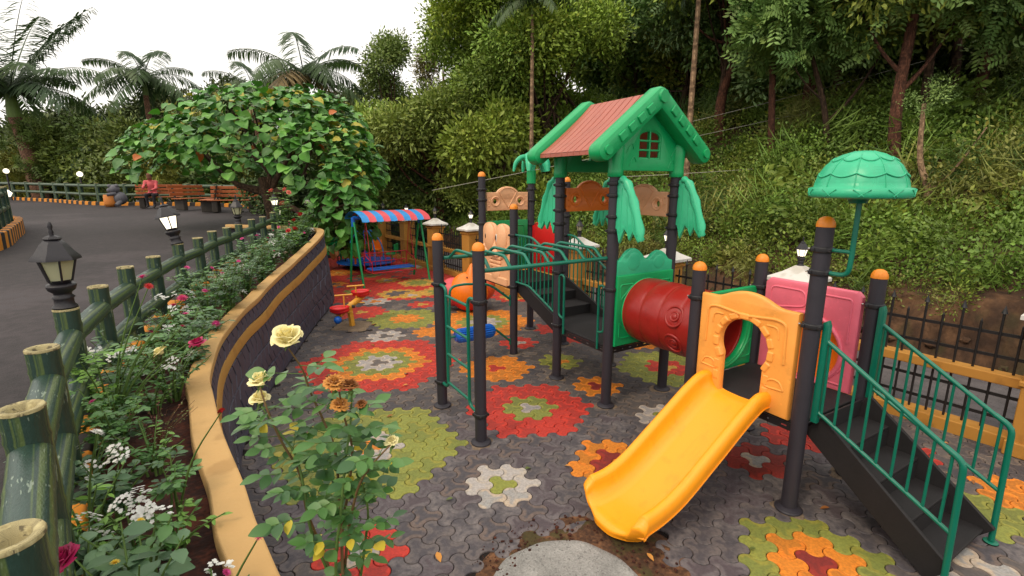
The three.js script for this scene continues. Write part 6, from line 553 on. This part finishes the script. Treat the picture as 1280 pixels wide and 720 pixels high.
plant('magenta_flower_plant', 'small plant with magenta and white flowers on the near coping', -0.95, 1.32, { h: 0.24, w: 0.12, stems: 7, leaf: 0.03, leaves: 10, fl: [['tiny', 'white', 4, 0.7]], blooms: [[325, 668, 'daisy', 'magenta', 0.55], [283, 716, 'daisy', 'pink', 0.5]], bz: 1.3 });
plant('twiggy_shrub', 'dry brown twiggy shrub leaning over the coping', -2.0, 2.55, { h: 0.26, w: 0.22, stems: 26, leaf: 0.012, leaves: 9, lw: 0.6, sr: 0.0022, stemM: M.stemBrown, lm: leafC.reddish, lm2: leafC.olive });
plant('rose_shoot', 'thin rose shoot with a red hip in front of the coping', -1.5, 1.95, { h: 0.34, w: 0.05, stems: 3, leaf: 0.04, leaves: 6, compound: true, from: 0.5, lm: leafC.rose, blooms: [[277, 514, 'rose', 'red', 0.3]], bz: 1.9 });
{ const r = rng(98); const near = [[-1.28, 1.2, 0.3], [-1.5, 1.48, 0.26], [-1.62, 1.62, 0.24], [-1.78, 1.95, 0.3], [-1.85, 2.3, 0.28], [-2.2, 2.15, 0.3], [-2.28, 2.62, 0.34], [-2.6, 3.05, 0.36], [-2.35, 3.0, 0.26], [-1.05, 1.12, 0.26], [-1.38, 1.75, 0.2]]; near.forEach(([x, z, h], i) => plant('bed_herb', ['low mid green herb filling the near part of the flower bed', 'low grey green herb filling the near part of the flower bed'][i % 2], x, z, { h, w: 0.2, stems: 9, leaf: [0.04, 0.05][i % 2], leaves: 16, lw: [0.42, 0.55][i % 2], lm: [leafC.rose, leafC.grey][i % 2], lm2: [leafC.bright, leafC.roseDark][i % 2], group: ['mid green herbs in the near bed', 'grey green herbs in the near bed'][i % 2] })); }
{ const r = rng(99); const kinds = [['white_flower_plant', 'plant covered in small white flowers along the flower bed', 'white flower plants in the bed', { h: 0.36, w: 0.3, stems: 14, leaf: 0.045, leaves: 18, lw: 0.35, lm: leafC.rose, lm2: leafC.roseDark, fl: [['tiny', 'white', 8, 0.9]] }], ['leafy_plant', 'green leafy plant along the flower bed without blooms', 'green plants in the bed', { h: 0.4, w: 0.3, stems: 12, leaf: 0.06, leaves: 18, lw: 0.45, lm: leafC.grey, lm2: leafC.rose }], ['rose_bush', 'rose bush with a few pink blooms further along the bed', 'rose bushes further along the bed', { h: 0.6, w: 0.3, stems: 9, leaf: 0.04, leaves: 14, compound: true, lm: leafC.rose, fl: [['daisy', 'pink', 2, 0.9]] }], ['feathery_plant', 'fine olive feathery plant spilling over the coping', 'feathery plants in the bed', { h: 0.3, w: 0.28, stems: 22, leaf: 0.04, leaves: 12, lw: 0.14, lm: leafC.olive, lm2: leafC.bright }]];
  let i = 0; for (let z = 3.15; z < 11.3; z += 0.2) { const side = [0.2, -0.18, 0.03, 0.26][i % 4] * (0.8 + 0.05 * z); const k = [0, 1, 3, 2, 1, 3, 0, 1, 2, 0, 1, 2][i % 12]; const [n, l, g, o] = kinds[k]; plant(n, l, bedX(z) + side, z + 0.1 * r(), { ...o, group: g, h: o.h * (0.8 + 0.5 * r()) }); i++; }
  for (const [px, py, z, c] of [[345, 234, 10.6, 'coral'], [356, 226, 10.9, 'coral'], [372, 262, 10.2, 'red'], [365, 286, 9.4, 'red'], [378, 247, 11, 'white']]) { const p = at(px, py, z); plant('tall_rose', 'tall thin rose with small ' + c + ' blooms near the wall end', p.x, z, { h: Math.max(0.3, p.y - soilY(z)), w: 0.15, stems: 4, leaf: 0.05, leaves: 16, compound: true, from: 0.3, lm: leafC.bright, fl: [['rose', c === 'white' ? 'white' : c, 2, 1.0]] , group: 'tall roses with ' + c + ' blooms' }); } }
// ---------- the two rose plants close to the camera ----------
function nearRose(label, stemsPx, z0, blooms, leavesN, seed) { const r = rng(seed); const foot = at(stemsPx[0][stemsPx[0].length - 1][0], 760, z0); const base = V(foot.x * 0.9, 1.06, foot.z + 0.08); const t = thing('rose_plant', label, 'rose', base); const L = p => p.sub(base);
  const lg = [leafGeo(1, 0.62, 0.18, 0.3, 5, 0.9), leafGeo(1, 0.7, 0.1, 0.5, 5, 0.95), leafGeo(1, 0.56, 0.3, 0.15, 5, 0.85)]; lg.forEach(g => join([g], true)); const lms = [leafC.rose, leafMat('#4d7a3c', { r: 0.5 }), leafMat('#3a6434', { r: 0.45 }), leafMat('#5b8440', { r: 0.5 })];
  let count = 0; stemsPx.forEach((s, si) => { const P = s.map(([x, y], i) => L(at(x, y, z0 + 0.05 * Math.sin(si * 2 + i * 0.7)))); P.push(V((r() - 0.5) * 0.06, 0, (r() - 0.5) * 0.06)); const c = curve(P, 40); const st = part('stem', [sweep(c, q => lerp(0.0024, 0.0055, q), 8), ...Array.from({ length: 14 }, () => { const q = 6 + Math.floor(r() * 30), d = rdir(r).setY(0.1); return rod(c[q], c[q].clone().addScaledVector(d.normalize(), 0.011), 0.0018, 0.0002, 4); })], si % 2 ? M.stem : mat('#6a5230', { r: 0.75 }), t);
    const n = Math.round(leavesN / stemsPx.length / 5); for (let k = 0; k < n; k++) { const q = Math.floor(lerp(4, 27, (k + r() * 0.8) / n)), p = c[q], a = k * 2.4 + si + r(), dir = V(Math.cos(a), 0.15 + 0.3 * r(), Math.sin(a) * 0.8).normalize(), ln = 0.042 * (0.75 + 0.5 * r()), e = p.clone().addScaledVector(dir, ln * 2.1).add(V(0, -0.01, 0)); part('leaf_stalk', [rod(p, e, 0.0014, 0.0009, 5)], M.stem, t); for (const [f, sd] of [[0.5, -1], [0.5, 1], [0.8, -1], [0.8, 1], [1, 0]]) { if (count >= 290) continue; count++; const side = V(-dir.z, 0.1, dir.x).multiplyScalar(sd); const o = new THREE.Mesh(lg[count % 3], r() < 0.035 ? leafC.yellow : lms[Math.floor(r() * 4)]); o.name = numbered('leaf'); o.castShadow = o.receiveShadow = true; const m = orient(p.clone().lerp(e, f), dir.clone().multiplyScalar(sd ? 0.55 : 1).add(side).add(V(0, -0.35 * r(), 0)), (r() - 0.5) * 1.1, ln * (sd ? 0.95 : 1.15), V(0, 1, 0.35)); m.decompose(o.position, o.quaternion, o.scale); t.add(o); } } });
  for (const [x, y, kind, colr, s, tilt] of blooms) { const p = L(at(x, y, z0)); const f = part('bloom', [kind.clone()], FC[colr], t, true); f.position.copy(p); f.scale.setScalar(s); f.rotation.set(tilt, r() * 6, (r() - 0.5) * 0.5, 'YXZ'); f.rotation.set(tilt * 0.4, x, tilt * 0.3, 'XYZ'); part('sepals', [leafGeo(0.03, 0.008, 0.2, 0.3, 2).rotateX(0.5), leafGeo(0.03, 0.008, 0.2, 0.3, 2).rotateX(0.5).rotateY(2.1), leafGeo(0.03, 0.008, 0.2, 0.3, 2).rotateX(0.5).rotateY(4.2), sph(0.008, 0, -0.006, 0, 8, 6)].map(g => g.translate(p.x, p.y - 0.012 * s, p.z)), M.stem, t); } }
const openRose = roseGeo(21, 0.046, 0.55), bigRose = roseGeo(22, 0.05, 0.2), dry = roseGeo(23, 0.024, 0.9, 1);
nearRose('tall rose plant with three pale yellow blooms close in front of the paving', [[[361, 436], [378, 462], [388, 490], [404, 525], [418, 560], [424, 620], [428, 700], [432, 760]], [[326, 506], [342, 532], [368, 566], [380, 610], [388, 660], [412, 720], [428, 765]], [[325, 484], [334, 512], [352, 552], [374, 590], [384, 640], [408, 700], [426, 760]]], 1.32, [[360, 424, bigRose, 'cream', 0.74, 0.5], [326, 477, openRose, 'cream', 0.55, 0.5], [325, 500, openRose, 'cream', 0.5, 0.9]], 230, 71);
nearRose('bushy rose plant with withered orange brown blooms close in front of the paving', [[[424, 490], [430, 520], [440, 560], [436, 610], [428, 660], [430, 740]], [[440, 487], [438, 530], [432, 575], [426, 640], [420, 700], [424, 760]], [[488, 556], [470, 575], [452, 600], [440, 640], [432, 700], [430, 760]], [[452, 600], [460, 640], [455, 690], [448, 760]]], 1.26, [[418, 481, dry, 'dryOrange', 0.9, 0.4], [438, 484, dry, 'brown', 0.8, -0.5], [425, 508, dry, 'dryOrange', 0.8, 0.9], [452, 506, dry, 'brown', 0.5, 0.6], [490, 552, dry, 'cream', 0.6, 0.5]], 250, 72);
// fallen leaves on the paving
{ const r = rng(1301), g = leafGeo(0.06, 0.035, 0.3, 0.6, 3); join([g], true); for (let k = 0; k < 46; k++) { const z = 2.9 + 11 * Math.pow(r(), 1.3), lo = interp(wallBaseX, z) + 0.15, hi = (fenceD - 0.3 - z * fenceN.y) / fenceN.x; const x = lerp(lo, hi, r()); const o = new THREE.Mesh(g, [FC.brown, leafC.olive, FC.dryOrange][k % 3]); o.name = numbered('fallen_leaf'); o.castShadow = o.receiveShadow = true; o.position.copy(F(x, 0.02, z)); o.rotation.y = r() * 6; o.scale.setScalar(0.6 + 0.7 * r()); scene.add(o); tag(o, ['dry brown fallen leaf lying on the paving', 'olive green fallen leaf lying on the paving', 'pale orange fallen leaf lying on the paving'][k % 3], 'leaf', ['brown fallen leaves', 'olive fallen leaves', 'orange fallen leaves'][k % 3]); } }
scene.traverse(o => { if (o.isMesh) { o.castShadow = true; o.receiveShadow = true; } });
renderer.render(scene, camera);
